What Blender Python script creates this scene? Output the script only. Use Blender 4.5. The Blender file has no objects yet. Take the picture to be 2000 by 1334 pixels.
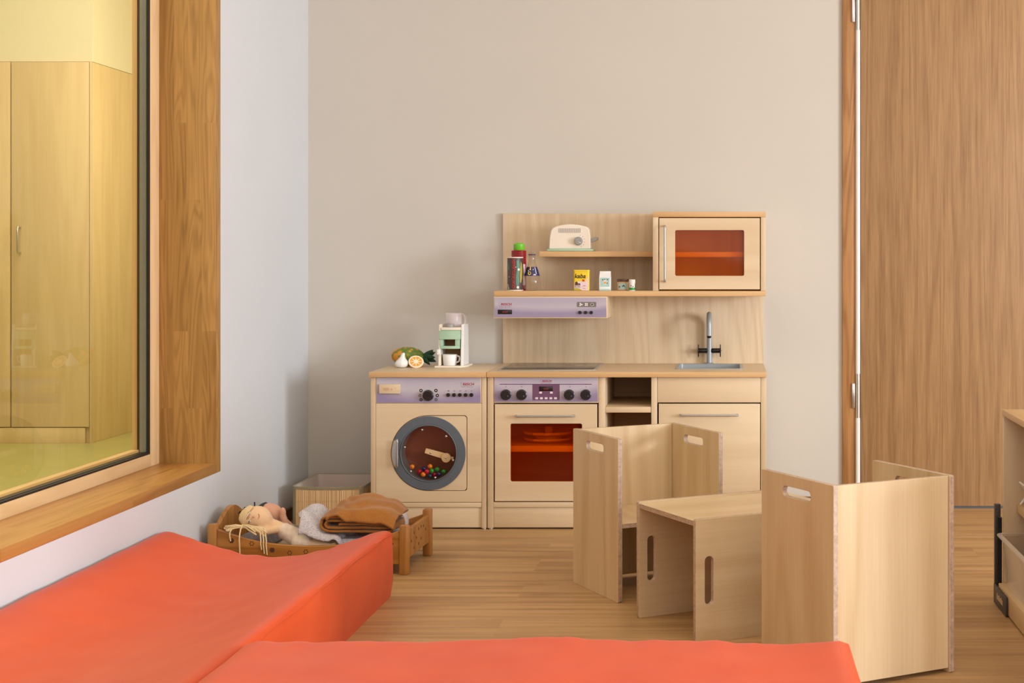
import bpy, bmesh, math, random
from mathutils import Vector, Matrix, noise
random.seed(7)
SC = bpy.context.scene
COL = SC.collection
# ---- camera facts: focal length and vanishing point in the 2000x1334 frame, eye height in metres
F, PX, PY, H = 2940.0, 1420.0, 508.0, 0.90
def X(px, Y): return (px-PX)*Y/F
def Z(py, Y): return H-(py-PY)*Y/F
def at(px, py, Y): return Vector((X(px, Y), Y, Z(py, Y)))
R = math.radians

# ---------------------------------------------------------------- materials
def lin(c):
    out = []
    for v in c[:3]:
        v /= 255.0
        out.append(v/12.92 if v <= .04045 else ((v+.055)/1.055)**2.4)
    return (*out, 1.0)
class NT:
    def __init__(s, name):
        s.m = bpy.data.materials.new(name); s.m.use_nodes = True
        s.t = s.m.node_tree; s.n = s.t.nodes; s.n.clear()
        s.out = s.n.new('ShaderNodeOutputMaterial')
    def add(s, kind, **kw):
        nd = s.n.new('ShaderNode'+kind)
        for k, v in kw.items():
            if k.startswith('_'): setattr(nd, k[1:], v)
            else: nd.inputs[k.replace('__', ' ')].default_value = v
        return nd
    def link(s, a, b): s.t.links.new(a, b)
    def math(s, op, a, b=None):
        nd = s.n.new('ShaderNodeMath'); nd.operation = op
        for i, v in enumerate((a, b)):
            if v is None: continue
            if isinstance(v, (int, float)): nd.inputs[i].default_value = v
            else: s.link(v, nd.inputs[i])
        return nd.outputs[0]
    def vmath(s, op, a, b):
        nd = s.n.new('ShaderNodeVectorMath'); nd.operation = op
        for i, v in enumerate((a, b)):
            if isinstance(v, (tuple, list)): nd.inputs[i].default_value = v
            else: s.link(v, nd.inputs[i])
        return nd.outputs[0]
    def mix(s, fac, a, b, blend='MIX'):
        nd = s.n.new('ShaderNodeMix'); nd.data_type = 'RGBA'; nd.blend_type = blend
        for i, v in ((0, fac), (6, a), (7, b)):
            if isinstance(v, (int, float, tuple)): nd.inputs[i].default_value = v
            else: s.link(v, nd.inputs[i])
        return nd.outputs[2]
    def ramp(s, fac, stops):
        nd = s.n.new('ShaderNodeValToRGB'); e = nd.color_ramp.elements
        while len(e) > 1: e.remove(e[-1])
        e[0].position, e[0].color = stops[0]
        for p, c in stops[1:]:
            q = e.new(p); q.color = c
        s.link(fac, nd.inputs[0]); return nd.outputs[0]
    def coords(s, jitter=True):
        tc = s.n.new('ShaderNodeTexCoord').outputs['Object']
        if jitter:
            r = s.n.new('ShaderNodeObjectInfo').outputs['Random']
            cb = s.n.new('ShaderNodeCombineXYZ')
            for i, f in enumerate((7.3, 5.1, 3.7)): s.link(s.math('MULTIPLY', r, f), cb.inputs[i])
            tc = s.vmath('ADD', tc, cb.outputs[0])
        return tc
    def noise(s, vec, scale, detail=3, rough=.55, dist=0.0):
        nd = s.add('TexNoise', Scale=scale, Detail=detail, Roughness=rough, Distortion=dist)
        s.link(vec, nd.inputs['Vector']); return nd.outputs['Fac']
    def principled(s, color, rough=.5, bump=None, bstr=.1, bdist=.001, **kw):
        b = s.add('BsdfPrincipled', Roughness=rough)
        if isinstance(color, tuple): b.inputs['Base Color'].default_value = color
        else: s.link(color, b.inputs['Base Color'])
        for k, v in kw.items(): b.inputs[k.replace('__', ' ')].default_value = v
        if bump is not None:
            bn = s.add('Bump', Strength=bstr, Distance=bdist); s.link(bump, bn.inputs['Height'])
            s.link(bn.outputs[0], b.inputs['Normal'])
        s.link(b.outputs[0], s.out.inputs[0]); return b

def plain(name, rgb, rough=.5, metal=0., vary=.04, bumpy=0., scale=40, **kw):
    t = NT(name); c = t.coords()
    n = t.noise(c, scale, 3)
    a = lin(rgb); lo = tuple(x*(1-vary) for x in a[:3])+(1,); hi = tuple(min(1, x*(1+vary)) for x in a[:3])+(1,)
    t.principled(t.ramp(n, [(.3, lo), (.7, hi)]), rough, bump=n if bumpy else None, bstr=bumpy, Metallic=metal, **kw)
    return t.m

def wood(name, light, dark, axis='Z', scale=6., rings=14., ringw=.35, fibre=.4, broad=.35, rough=.45, stretch=.09, fscale=220, knots=0.):
    t = NT(name); c = t.coords()
    st = {'X': (stretch, 1, 1), 'Y': (1, stretch, 1), 'Z': (1, 1, stretch)}[axis]
    v = t.vmath('MULTIPLY', c, st)
    n1 = t.noise(v, scale, 2, .5, .3)
    rg = t.math('SINE', t.math('MULTIPLY', n1, rings*2*math.pi))
    rg = t.math('ADD', t.math('MULTIPLY', rg, .5), .5)
    rg = t.math('POWER', rg, 1.6)
    st2 = tuple(1 if q == 1 else .025 for q in st)
    n2a = t.noise(t.vmath('MULTIPLY', c, st2), fscale, 2, .6)
    n2b = t.noise(t.vmath('MULTIPLY', c, tuple(1 if q == 1 else .05 for q in st)), fscale*.27, 3, .6)
    n2 = t.math('ADD', t.math('MULTIPLY', n2a, .5), t.math('MULTIPLY', n2b, .5))
    n2 = t.math('ADD', t.math('MULTIPLY', t.math('SUBTRACT', n2, .5), 1.6), .5)
    n3 = t.noise(v, scale*.7, 2)
    f = t.math('ADD', t.math('MULTIPLY', rg, ringw), t.math('MULTIPLY', n2, fibre))
    f = t.math('ADD', f, t.math('MULTIPLY', n3, broad))
    tot = ringw*.4+fibre*.5+broad*.5
    f = t.math('ADD', t.math('SUBTRACT', f, tot), .5)
    col = t.ramp(f, [(.15, lin(light)), (.85, lin(dark))])
    if knots:
        vo = t.add('TexVoronoi', Scale=5.0); t.link(t.vmath('MULTIPLY', c, tuple(1 if q == 1 else .6 for q in st)), vo.inputs['Vector'])
        kf = t.ramp(vo.outputs['Distance'], [(.0, (1, 1, 1, 1)), (.035, (.25, .25, .25, 1)), (.07, (0, 0, 0, 1))])
        col = t.mix(t.math('MULTIPLY', kf, knots), col, lin((110, 65, 35)))
    t.principled(col, rough, bump=n2, bstr=.06, bdist=.0006)
    return t.m

def staves(name, light, dark, along, across, w, l, rough=.4, mortar=.0, tint=.35, rings=9, scale=10., vary=(0.85, 1.1), knots=0., fine=.45, ringw=.3, coat=0.):
    """glued staves or floor planks: `along` = grain axis, `across` = the other axis, w x l = one board"""
    t = NT(name); tc = t.n.new('ShaderNodeTexCoord').outputs['Object']
    sp = t.n.new('ShaderNodeSeparateXYZ'); t.link(tc, sp.inputs[0])
    cb = t.n.new('ShaderNodeCombineXYZ'); t.link(sp.outputs[along], cb.inputs[0]); t.link(sp.outputs[across], cb.inputs[1])
    br = t.add('TexBrick', Scale=1.0, Mortar__Size=mortar, Mortar__Smooth=.1, Bias=0., Brick__Width=l, Row__Height=w,
               Color1=(0, 0, 0, 1), Color2=(1, 1, 1, 1), Mortar=(.5, .5, .5, 1))
    br.offset = .37; br.offset_frequency = 2; br.squash = 1
    t.link(cb.outputs[0], br.inputs['Vector'])
    rid = t.n.new('ShaderNodeSeparateColor'); t.link(br.outputs['Color'], rid.inputs[0]); rid = rid.outputs[0]
    off = t.n.new('ShaderNodeCombineXYZ')
    for i, f in enumerate((31., 17., 23.)): t.link(t.math('MULTIPLY', rid, f), off.inputs[i])
    c = t.vmath('ADD', tc, off.outputs[0])
    st = [1, 1, 1]; st[along] = .09
    v = t.vmath('MULTIPLY', c, tuple(st))
    n1 = t.noise(v, scale, 2, .5, .4)
    rg = t.math('POWER', t.math('ADD', t.math('MULTIPLY', t.math('SINE', t.math('MULTIPLY', n1, rings*6.283)), .5), .5), 1.5)
    st2 = [1, 1, 1]; st2[along] = .02
    n2a = t.noise(t.vmath('MULTIPLY', c, tuple(st2)), 150, 3, .65)
    st2[along] = .035
    n2b = t.noise(t.vmath('MULTIPLY', c, tuple(st2)), 38, 3, .65)
    n2 = t.math('ADD', t.math('MULTIPLY', n2a, .5), t.math('MULTIPLY', n2b, .5))
    n2 = t.math('ADD', t.math('MULTIPLY', t.math('SUBTRACT', n2, .5), 1.6), .5)
    f = t.math('ADD', t.math('MULTIPLY', rg, ringw), t.math('MULTIPLY', n2, fine))
    f = t.math('ADD', f, t.math('MULTIPLY', rid, tint))
    f = t.math('ADD', t.math('SUBTRACT', f, ringw*.4+fine*.5+tint*.5), .5)
    col = t.ramp(f, [(.12, lin(light)), (.88, lin(dark))])
    if knots:
        st3 = [1, 1, 1]; st3[along] = .28
        vo = t.add('TexVoronoi', Scale=4.5); t.link(t.vmath('MULTIPLY', c, tuple(st3)), vo.inputs['Vector'])
        wob = t.noise(v, 60, 3)
        kf = t.ramp(t.math('ADD', vo.outputs['Distance'], t.math('MULTIPLY', wob, .06)), [(.05, (1, 1, 1, 1)), (.10, (.2, .2, .2, 1)), (.16, (0, 0, 0, 1))])
        col = t.mix(t.math('MULTIPLY', kf, knots), col, lin((96, 62, 34)))
    if mortar:
        col = t.mix(t.math('MULTIPLY', br.outputs['Fac'], .55), col, lin((110, 76, 44)))
    b = t.principled(col, rough, bump=n2, bstr=.08, bdist=.0006)
    return t.m

def ply_edge(name):
    t = NT(name); tc = t.n.new('ShaderNodeTexCoord').outputs['Object']
    sp = t.n.new('ShaderNodeSeparateXYZ'); t.link(tc, sp.inputs[0])
    w = t.math('SINE', t.math('MULTIPLY', sp.outputs[0], 2*math.pi/.0026))
    n = t.noise(tc, 120, 2)
    f = t.math('ADD', t.math('MULTIPLY', w, .35), n)
    t.principled(t.ramp(f, [(.2, lin((140, 116, 100))), (.8, lin((214, 188, 162)))]), .6)
    return t.m

def clear(name, rgb, rough=.03, ior=1.45, edge=None, gloss=1.0, dens=0., body=None):
    """thin clear plastic or glass: transparent sheet with a fresnel reflection"""
    t = NT(name)
    tr = t.add('BsdfTransparent', Color=lin(rgb))
    gl = t.add('BsdfGlossy', Roughness=rough, Color=(gloss, gloss, gloss, 1))
    fr = t.add('Fresnel', IOR=ior); ge = t.n.new('ShaderNodeNewGeometry')
    mx = t.n.new('ShaderNodeMixShader'); t.link(t.math('MULTIPLY', fr.outputs[0], t.math('SUBTRACT', 1.0, ge.outputs['Backfacing'])), mx.inputs[0])
    last = tr.outputs[0]
    if edge or dens:
        df = t.add('BsdfDiffuse', Color=lin(edge or body or rgb)); lw = t.add('LayerWeight', Blend=.35)
        m2 = t.n.new('ShaderNodeMixShader')
        t.link(t.math('MINIMUM', t.math('ADD', t.math('MULTIPLY', lw.outputs['Facing'], .5 if edge else 0.), dens), 1.0), m2.inputs[0])
        t.link(last, m2.inputs[1]); t.link(df.outputs[0], m2.inputs[2]); last = m2.outputs[0]
    t.link(last, mx.inputs[1]); t.link(gl.outputs[0], mx.inputs[2]); t.link(mx.outputs[0], t.out.inputs[0])
    return t.m

def fascia_mat(name, top, mid, bot, half):
    """printed lilac appliance fascia: paler band across the middle, purple towards the lower edge and the ends"""
    t = NT(name); tc = t.n.new('ShaderNodeTexCoord').outputs['Object']
    sp = t.n.new('ShaderNodeSeparateXYZ'); t.link(tc, sp.inputs[0])
    ax = t.math('MULTIPLY', t.math('ABSOLUTE', sp.outputs[0]), .05/half[0])
    z = t.math('SUBTRACT', t.math('DIVIDE', sp.outputs[2], 2*half[1]), t.math('POWER', t.math('MULTIPLY', ax, 20), 3.0))
    z = t.math('SUBTRACT', t.math('DIVIDE', sp.outputs[2], 2*half[1]), t.math('MULTIPLY', t.math('POWER', t.math('MULTIPLY', ax, 20.), 3.0), .30))
    n = t.noise(t.vmath('MULTIPLY', tc, (.05, 1, 1)), 300, 2)
    z = t.math('ADD', z, t.math('MULTIPLY', t.math('SUBTRACT', n, .5), .06))
    t.principled(t.ramp(t.math('ADD', z, .5), [(0, lin(bot)), (.5, lin(mid)), (1, lin(top))]), .42)
    return t.m

M = {}
M['wall_back'] = plain('wall_back_paint', (205, 199, 189), .9, vary=.012, scale=3, bumpy=.02)
M['wall_left'] = plain('wall_left_paint', (207, 210, 214), .9, vary=.012, scale=3, bumpy=.02)
M['ceiling'] = plain('ceiling_paint', (236, 228, 216), .9, vary=.01)
M['floor'] = staves('oak_floor', (208, 168, 116), (138, 100, 60), 0, 1, .185, 2.1, rough=.42, mortar=.0, tint=.09, rings=4, scale=7, knots=.8, fine=.75, ringw=.18)
M['birch'] = wood('birch_ply_upright', (230, 208, 176), (204, 176, 138), 'Z', 5, 7, .30, .25, .5, .42)
M['birch_x'] = wood('birch_ply_level', (230, 208, 174), (210, 182, 144), 'X', 6, 5, .22, .3, .45, .42)
M['birch_y'] = wood('birch_ply_deep', (228, 196, 150), (206, 168, 118), 'Y', 6, 5, .22, .3, .45, .38)
M['backsplash'] = wood('birch_backsplash', (230, 210, 180), (202, 174, 138), 'Z', 5.5, 9, .20, .45, .2, .5, stretch=.14)
M['beech'] = wood('beech_edge', (226, 186, 134), (200, 156, 104), 'X', 8, 5, .2, .45, .4, .45)
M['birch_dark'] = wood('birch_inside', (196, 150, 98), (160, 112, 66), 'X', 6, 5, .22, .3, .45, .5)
M['stool'] = wood('stool_ply', (224, 202, 164), (196, 164, 120), 'Z', 4.5, 6, .26, .35, .35, .36, knots=.35)
M['stool_edge'] = ply_edge('stool_ply_edge')
M['oak'] = staves('oak_staves_upright', (192, 148, 84), (142, 104, 50), 2, 0, .0415, .62, .42, tint=.28, rings=12, scale=15, fine=.75, ringw=.26)
M['oak_sill'] = staves('oak_staves_sill', (204, 152, 84), (156, 104, 46), 1, 0, .0415, .7, .38, tint=.3, rings=6, scale=9, fine=.5, ringw=.25)
M['oak_edge'] = wood('oak_board_edge', (206, 156, 98), (164, 112, 58), 'Y', 9, 5, .25, .5, .3, .5)
M['pine'] = wood('pale_window_frame', (236, 204, 158), (214, 176, 126), 'Z', 12, 6, .25, .4, .3, .45)
M['pine_y'] = wood('pale_window_frame_level', (236, 204, 158), (214, 176, 126), 'Y', 12, 6, .25, .4, .3, .45)
M['door'] = wood('oak_door_veneer', (182, 143, 98), (130, 93, 56), 'Z', 9, 12, .16, .68, .12, .5, stretch=.03, fscale=300)
M['door_jamb'] = wood('oak_door_jamb', (192, 142, 86), (140, 94, 50), 'Z', 14, 8, .3, .6, .3, .5, stretch=.06)
M['base'] = wood('dark_baseboard', (132, 92, 56), (92, 60, 34), 'Y', 10, 6, .3, .4, .3, .5)
M['bed'] = wood('honey_pine', (192, 134, 64), (146, 92, 34), 'X', 9, 7, .4, .4, .3, .38, knots=.2)
M['bed_post'] = wood('honey_pine_post', (190, 134, 66), (150, 96, 42), 'Z', 12, 6, .4, .4, .3, .38)
M['bed_print'] = plain('burnt_flower', (84, 46, 22), .7)
M['maple'] = wood('toy_maple', (238, 206, 160), (214, 176, 124), 'X', 20, 4, .3, .4, .3, .5)
M['cream'] = plain('cream_paint', (240, 228, 210), .45, vary=.01)
M['white'] = plain('white_paint', (242, 240, 238), .4, vary=.01)
M['mint'] = plain('mint_paint', (172, 204, 176), .42, vary=.02)
M['grey_toy'] = plain('grey_paint', (156, 152, 150), .45)
M['black'] = plain('black_plastic', (24, 22, 22), .28)
M['matt_black'] = plain('matt_black', (20, 18, 18), .75)
M['gap'] = plain('dark_recess', (30, 24, 20), .9)
M['steel'] = plain('brushed_steel', (205, 203, 200), .28, metal=1.0, vary=.05, scale=80)
M['satin'] = plain('satin_aluminium', (190, 190, 190), .42, metal=.85, vary=.04, scale=90)
M['silver_paint'] = plain('silver_grey_paint', (168, 174, 178), .38, metal=.25, vary=.03)
M['slate'] = plain('slate_grey_laminate', (92, 100, 108), .5, vary=.03)
M['drum'] = plain('drum_red_brown', (124, 70, 50), .22, vary=.12, scale=8)
M['drum_side'] = plain('drum_grey_brown', (100, 92, 90), .35)
M['acrylic'] = clear('clear_acrylic', (250, 248, 246), .02, 1.35)
M['orange_acrylic'] = clear('orange_acrylic', (255, 224, 120), .04, 1.35, gloss=.8, dens=.13, body=(226, 102, 0))
M['red_acrylic'] = clear('deep_orange_acrylic', (255, 214, 90), .04, 1.35, gloss=.8, dens=.10, body=(190, 56, 0))
M['window_glass'] = clear('window_glass', (253, 250, 236), .0, 1.32)
M['bottle'] = clear('clear_bottle', (246, 243, 240), .04, 1.4, edge=(190, 176, 160), dens=.03)
M['jug'] = clear('frosted_jug', (252, 248, 248), .15, 1.35, edge=(244, 238, 240), dens=.30)
M['tub'] = clear('milky_tub', (252, 250, 248), .25, 1.35, edge=(236, 222, 208), dens=.12)
M['hob'] = plain('hob_glass', (70, 62, 52), .16, vary=.05)
M['hob_frame'] = plain('hob_frame', (190, 184, 176), .4, metal=.6)
M['hob_ring'] = plain('hob_ring', (160, 120, 104), .3)
M['lilac'] = fascia_mat('lilac_fascia_wide', (180, 170, 188), (190, 182, 192), (154, 142, 170), (.187, .020))
M['lilac_oven'] = fascia_mat('lilac_fascia_oven', (180, 170, 190), (194, 184, 196), (148, 134, 164), (.172, .040))
M['lilac_wash'] = fascia_mat('lilac_fascia_washer', (182, 174, 192), (196, 190, 198), (150, 136, 170), (.174, .042))
M['plum'] = plain('plum_print', (112, 74, 104), .4)
M['plum_line'] = plain('plum_line', (88, 44, 84), .4)
M['logo_red'] = plain('logo_red', (168, 36, 64), .5)
M['logo_grey'] = plain('logo_grey', (150, 134, 150), .5)
M['led_red'] = plain('display_red', (150, 30, 34), .4)
M['icon_grey'] = plain('icon_strip_grey', (120, 112, 108), .5)
M['icon_white'] = plain('icon_white', (238, 232, 226), .5)
M['key'] = plain('key_print', (226, 210, 220), .45)

def mat_vinyl():
    t = NT('orange_vinyl'); c = t.coords(False)
    n = t.noise(c, 9, 3); n2 = t.noise(c, 500, 2)
    b = t.principled(t.ramp(n, [(.3, lin((204, 70, 22))), (.7, lin((210, 78, 27)))]), .50, bump=n2, bstr=.05, bdist=.0005)
    b.inputs['Specular IOR Level'].default_value = .36; b.inputs['Sheen Weight'].default_value = .08; b.inputs['Sheen Roughness'].default_value = .4
    return t.m
M['vinyl'] = mat_vinyl()
M['seam'] = plain('vinyl_seam', (198, 82, 48), .6)
def fabric(name, rgb, rgb2, scale=300, rough=.95, bump=.4, big=12):
    t = NT(name); c = t.coords(False)
    n = t.noise(c, scale, 2); n2 = t.noise(c, big, 3)
    f = t.math('ADD', t.math('MULTIPLY', n, .6), t.math('MULTIPLY', n2, .4))
    b = t.principled(t.ramp(f, [(.35, lin(rgb2)), (.65, lin(rgb))]), rough, bump=n, bstr=bump, bdist=.001)
    b.inputs['Sheen Weight'].default_value = .2
    return t.m
M['mustard'] = fabric('mustard_fleece', (178, 118, 46), (148, 90, 28), 500)
def knit():
    t = NT('grey_lilac_knit'); c = t.coords(False)
    n = t.noise(c, 800, 2); n2 = t.noise(c, 330, 2)
    f = t.math('ADD', t.math('MULTIPLY', n, .5), t.math('MULTIPLY', n2, .5))
    t.principled(t.ramp(f, [(.36, lin((150, 148, 170))), (.5, lin((200, 196, 204))), (.64, lin((226, 218, 212)))]), .95, bump=n2, bstr=.6, bdist=.002)
    return t.m
M['knit'] = knit()
M['skin_doll'] = fabric('doll_cloth_peach', (236, 202, 162), (226, 188, 148), 400, bump=.15)
M['skin_doll_pink'] = fabric('doll_cloth_pink', (222, 170, 144), (208, 154, 130), 400, bump=.15)
M['yarn'] = fabric('cream_yarn', (238, 214, 168), (216, 186, 134), 300)
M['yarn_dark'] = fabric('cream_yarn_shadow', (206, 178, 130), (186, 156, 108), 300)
M['doll_top'] = fabric('doll_romper', (236, 222, 204), (214, 190, 170), 60, bump=.2)
M['doll_grey'] = fabric('doll_grey_green', (160, 152, 126), (136, 130, 106), 250)
M['dark_hair'] = fabric('dark_yarn', (52, 50, 58), (34, 32, 40), 200)
M['pillow'] = fabric('grey_pillow', (146, 136, 138), (104, 98, 108), 90)
M['sheet'] = fabric('cream_sheet', (226, 204, 170), (206, 180, 146), 200)
M['eye'] = plain('doll_eye', (70, 66, 110), .4)
M['eye_white'] = plain('doll_eye_white', (236, 236, 240), .4)
M['smile'] = plain('doll_smile', (196, 110, 90), .6)
def bamboo():
    t = NT('bamboo_slats'); tc = t.n.new('ShaderNodeTexCoord').outputs['Object']
    sp = t.n.new('ShaderNodeSeparateXYZ'); t.link(tc, sp.inputs[0])
    h = t.math('ADD', sp.outputs[0], sp.outputs[1])
    n1 = t.noise(t.vmath('MULTIPLY', tc, (1, 1, .01)), 190, 1)
    w = t.math('SINE', t.math('MULTIPLY', h, 2*math.pi/.0062))
    f = t.math('ADD', n1, t.math('MULTIPLY', w, .12))
    st = t.math('POWER', t.math('ABSOLUTE', t.math('SINE', t.math('MULTIPLY', sp.outputs[2], math.pi/.042))), 40.)
    col = t.ramp(f, [(.28, lin((176, 132, 84))), (.5, lin((222, 180, 124))), (.72, lin((238, 204, 154)))])
    col = t.mix(t.math('MULTIPLY', st, .12), col, lin((120, 80, 50)))
    t.principled(col, .6, bump=w, bstr=.4, bdist=.001)
    return t.m
M['bamboo'] = bamboo()
M['binding'] = fabric('khaki_binding', (160, 146, 112), (136, 122, 90), 600)
M['lining'] = fabric('pale_lining', (214, 198, 186), (200, 182, 170), 500, bump=.1)
M['wardrobe'] = wood('yellow_birch_wardrobe', (232, 206, 158), (214, 184, 134), 'Z', 6, 5, .25, .4, .4, .45)
M['lino'] = plain('green_linoleum', (182, 178, 112), .3, vary=.05, scale=6)
M['cream_wall'] = plain('cream_wall', (238, 228, 198), .9, vary=.01)
M['gasket'] = plain('black_gasket', (26, 22, 18), .6)
M['spacer'] = plain('grey_spacer', (150, 156, 160), .35, metal=.4)
M['anthracite'] = plain('anthracite_metal', (70, 66, 66), .5, metal=.2)
M['rod'] = plain('white_rod', (232, 230, 226), .3, vary=.02)
M['door_gap'] = plain('blue_grey_gap', (84, 92, 104), .6)
def pineapple():
    t = NT('pineapple_rind'); c = t.coords(False)
    vo = t.add('TexVoronoi', Scale=60.0); t.link(c, vo.inputs['Vector'])
    n = t.noise(c, 55, 2)
    f = t.math('ADD', t.math('MULTIPLY', vo.outputs['Distance'], .9), t.math('MULTIPLY', n, .5))
    sp = t.n.new('ShaderNodeSeparateXYZ'); t.link(c, sp.inputs[0])
    f = t.math('ADD', f, t.math('MULTIPLY', sp.outputs[0], 5.0))
    t.principled(t.ramp(f, [(.36, lin((228, 140, 40))), (.56, lin((222, 150, 46))), (.66, lin((128, 140, 56))), (.9, lin((96, 122, 50)))]), .7)
    return t.m
M['pineapple'] = pineapple()
M['leaf'] = plain('dark_leaf', (22, 66, 40), .6)
M['orange_peel'] = plain('orange_peel', (238, 158, 38), .5)
M['pith'] = plain('orange_pith', (250, 232, 206), .6)
M['orange_flesh'] = plain('orange_flesh', (236, 164, 52), .6)
M['red_bottle'] = plain('red_bottle', (150, 26, 36), .3)
M['green_cap'] = plain('lime_cap', (112, 196, 44), .35)
M['paper_white'] = plain('label_white', (236, 230, 224), .6)
M['navy'] = plain('navy_label', (44, 44, 92), .5)
M['yellow'] = plain('yellow_tin', (240, 206, 40), .35)
M['pale_pink'] = plain('pale_pink_print', (234, 210, 214), .45)
M['pale_blue'] = plain('pale_blue_print', (168, 206, 204), .5)
M['choc'] = plain('chocolate_lid', (92, 60, 42), .4)
M['tan'] = plain('tan_jar', (206, 170, 132), .5)
M['red_print'] = plain('red_print', (206, 60, 50), .5)
M['can_brown'] = plain('can_dark_print', (84, 66, 62), .45)
M['can_green'] = plain('can_green_print', (74, 128, 104), .45)
M['olive'] = plain('gherkin_print', (186, 170, 60), .45)
M['bead_orange'] = plain('bead_orange', (236, 128, 30), .22)
M['bead_red'] = plain('bead_red', (200, 24, 54), .22)
M['bead_navy'] = plain('bead_navy', (34, 38, 84), .22)
M['bead_blue'] = plain('bead_dark_blue', (34, 56, 78), .22)
M['bead_green'] = plain('bead_green', (40, 142, 52), .22)
M['blue_cloth'] = fabric('blue_cloth', (150, 168, 186), (120, 140, 164), 60)
M['beige_cloth'] = fabric('beige_cloth', (222, 202, 174), (204, 182, 152), 60)

# ---------------------------------------------------------------- objects
ORG = {}
def mark(o, label=None, cat=None, group=None, kind=None):
    if label: o['label'] = label
    if cat: o['category'] = cat
    if group: o['group'] = group
    if kind: o['kind'] = kind
    return o
def thing(name, label, cat, loc, rot=None, local=False, group=None, kind=None):
    o = bpy.data.objects.new(name, None); COL.objects.link(o)
    o.empty_display_size = .05
    o.location = loc
    if rot is not None:
        if isinstance(rot, Matrix): o.rotation_euler = rot.to_euler()
        else: o.rotation_euler = (0, 0, rot)
    ORG[o] = Vector((0, 0, 0)) if local else Vector(loc)
    return mark(o, label, cat, group, kind)
def obj(name, bm, mats, parent=None, angle=35, smooth=True, label=None, cat=None, group=None, kind=None, origin=None):
    me = bpy.data.meshes.new(name)
    bm.normal_update()
    if smooth:
        for f in bm.faces: f.smooth = True
    bm.to_mesh(me); bm.free()
    if smooth: me.set_sharp_from_angle(angle=R(angle))
    if not isinstance(mats, (list, tuple)): mats = [mats]
    for m in mats: me.materials.append(m)
    xs = [v.co for v in me.vertices]
    if origin is None:
        lo = Vector([min(v[i] for v in xs) for i in range(3)]); hi = Vector([max(v[i] for v in xs) for i in range(3)])
        c = (lo+hi)/2
    else: c = Vector(origin)
    me.transform(Matrix.Translation(-c))
    o = bpy.data.objects.new(name, me); COL.objects.link(o)
    ORG[o] = c
    if parent is not None:
        o.parent = parent; o.location = c-ORG[parent]
    else: o.location = c
    return mark(o, label, cat, group, kind)

def bevel(bm, w, seg=2, ang=.5):
    if w <= 0: return bm
    es = [e for e in bm.edges if len(e.link_faces) == 2 and e.calc_face_angle(0) > ang]
    bmesh.ops.bevel(bm, geom=es, offset=w, segments=seg, affect='EDGES', clamp_overlap=True, profile=.5)
    return bm
def box(x0, x1, y0, y1, z0, z1, bev=.0012, seg=2, bm=None):
    b = bmesh.new()
    bmesh.ops.create_cube(b, size=1)
    for v in b.verts:
        v.co = Vector(((x0+x1)/2+v.co.x*(x1-x0), (y0+y1)/2+v.co.y*(y1-y0), (z0+z1)/2+v.co.z*(z1-z0)))
    bevel(b, min(bev, .45*min(abs(x1-x0), abs(y1-y0), abs(z1-z0))), seg)
    if bm is None: return b
    return join(bm, b)
def join(a, b):
    tmp = bpy.data.meshes.new('tmp'); b.to_mesh(tmp); b.free(); a.from_mesh(tmp); bpy.data.meshes.remove(tmp); return a
def xform(bm, m):
    bmesh.ops.transform(bm, matrix=m, verts=bm.verts); return bm
def setmat(bm, i):
    for f in bm.faces: f.material_index = i
    return bm
def rr(x0, x1, z0, z1, r, n=5):
    pts = []
    for cx, cz, a0 in ((x1-r, z1-r, 0), (x0+r, z1-r, 90), (x0+r, z0+r, 180), (x1-r, z0+r, 270)):
        for i in range(n+1):
            a = R(a0+90*i/n); pts.append((cx+r*math.cos(a), cz+r*math.sin(a)))
    return pts
def circ(cx, cz, r, n=40): return [(cx+r*math.cos(2*math.pi*i/n), cz+r*math.sin(2*math.pi*i/n)) for i in range(n)]
def plate(outline, t, holes=(), bev=.001, y0=0., plane='XZ', edge_mat=None):
    """flat board: outline (and holes) in a plane, thickness t.  XZ: front at y0 going +Y; XY: from z=y0 up; YZ: from x=y0 to +X"""
    bm = bmesh.new()
    for lp in [outline]+list(holes):
        vs = [bm.verts.new((p[0], 0, p[1])) for p in lp]
        for i in range(len(vs)): bm.edges.new((vs[i], vs[(i+1) % len(vs)]))
    bmesh.ops.triangle_fill(bm, use_beauty=True, use_dissolve=False, edges=bm.edges[:])
    r = bmesh.ops.extrude_face_region(bm, geom=bm.faces[:])
    for g in r['geom']:
        if isinstance(g, bmesh.types.BMVert): g.co.y += t
    bmesh.ops.recalc_face_normals(bm, faces=bm.faces[:])
    if edge_mat is not None:
        for f in bm.faces:
            f.normal_update()
            if abs(f.normal.y) < .5: f.material_index = edge_mat
    if bev > 0: bevel(bm, bev, 1, .7)
    for v in bm.verts:
        x, y, z = v.co
        v.co = (x, y+y0, z) if plane == 'XZ' else ((x, z, y+y0) if plane == 'XY' else (y+y0, x, z))
    bmesh.ops.recalc_face_normals(bm, faces=bm.faces[:])
    return bm
def frame_to(p0, p1):
    d = (Vector(p1)-Vector(p0)); L = d.length; q = d.normalized().to_track_quat('Z', 'Y')
    return Matrix.Translation(p0) @ q.to_matrix().to_4x4(), L
def cyl(p0, p1, r0, r1=None, seg=24, bm=None, bev=0.):
    m, L = frame_to(p0, p1); b = bmesh.new()
    bmesh.ops.create_cone(b, cap_ends=True, segments=seg, radius1=r0, radius2=r0 if r1 is None else r1, depth=L)
    xform(b, Matrix.Translation((0, 0, L/2)))
    if bev: bevel(b, bev, 2, .9)
    xform(b, m)
    return b if bm is None else join(bm, b)
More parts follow.
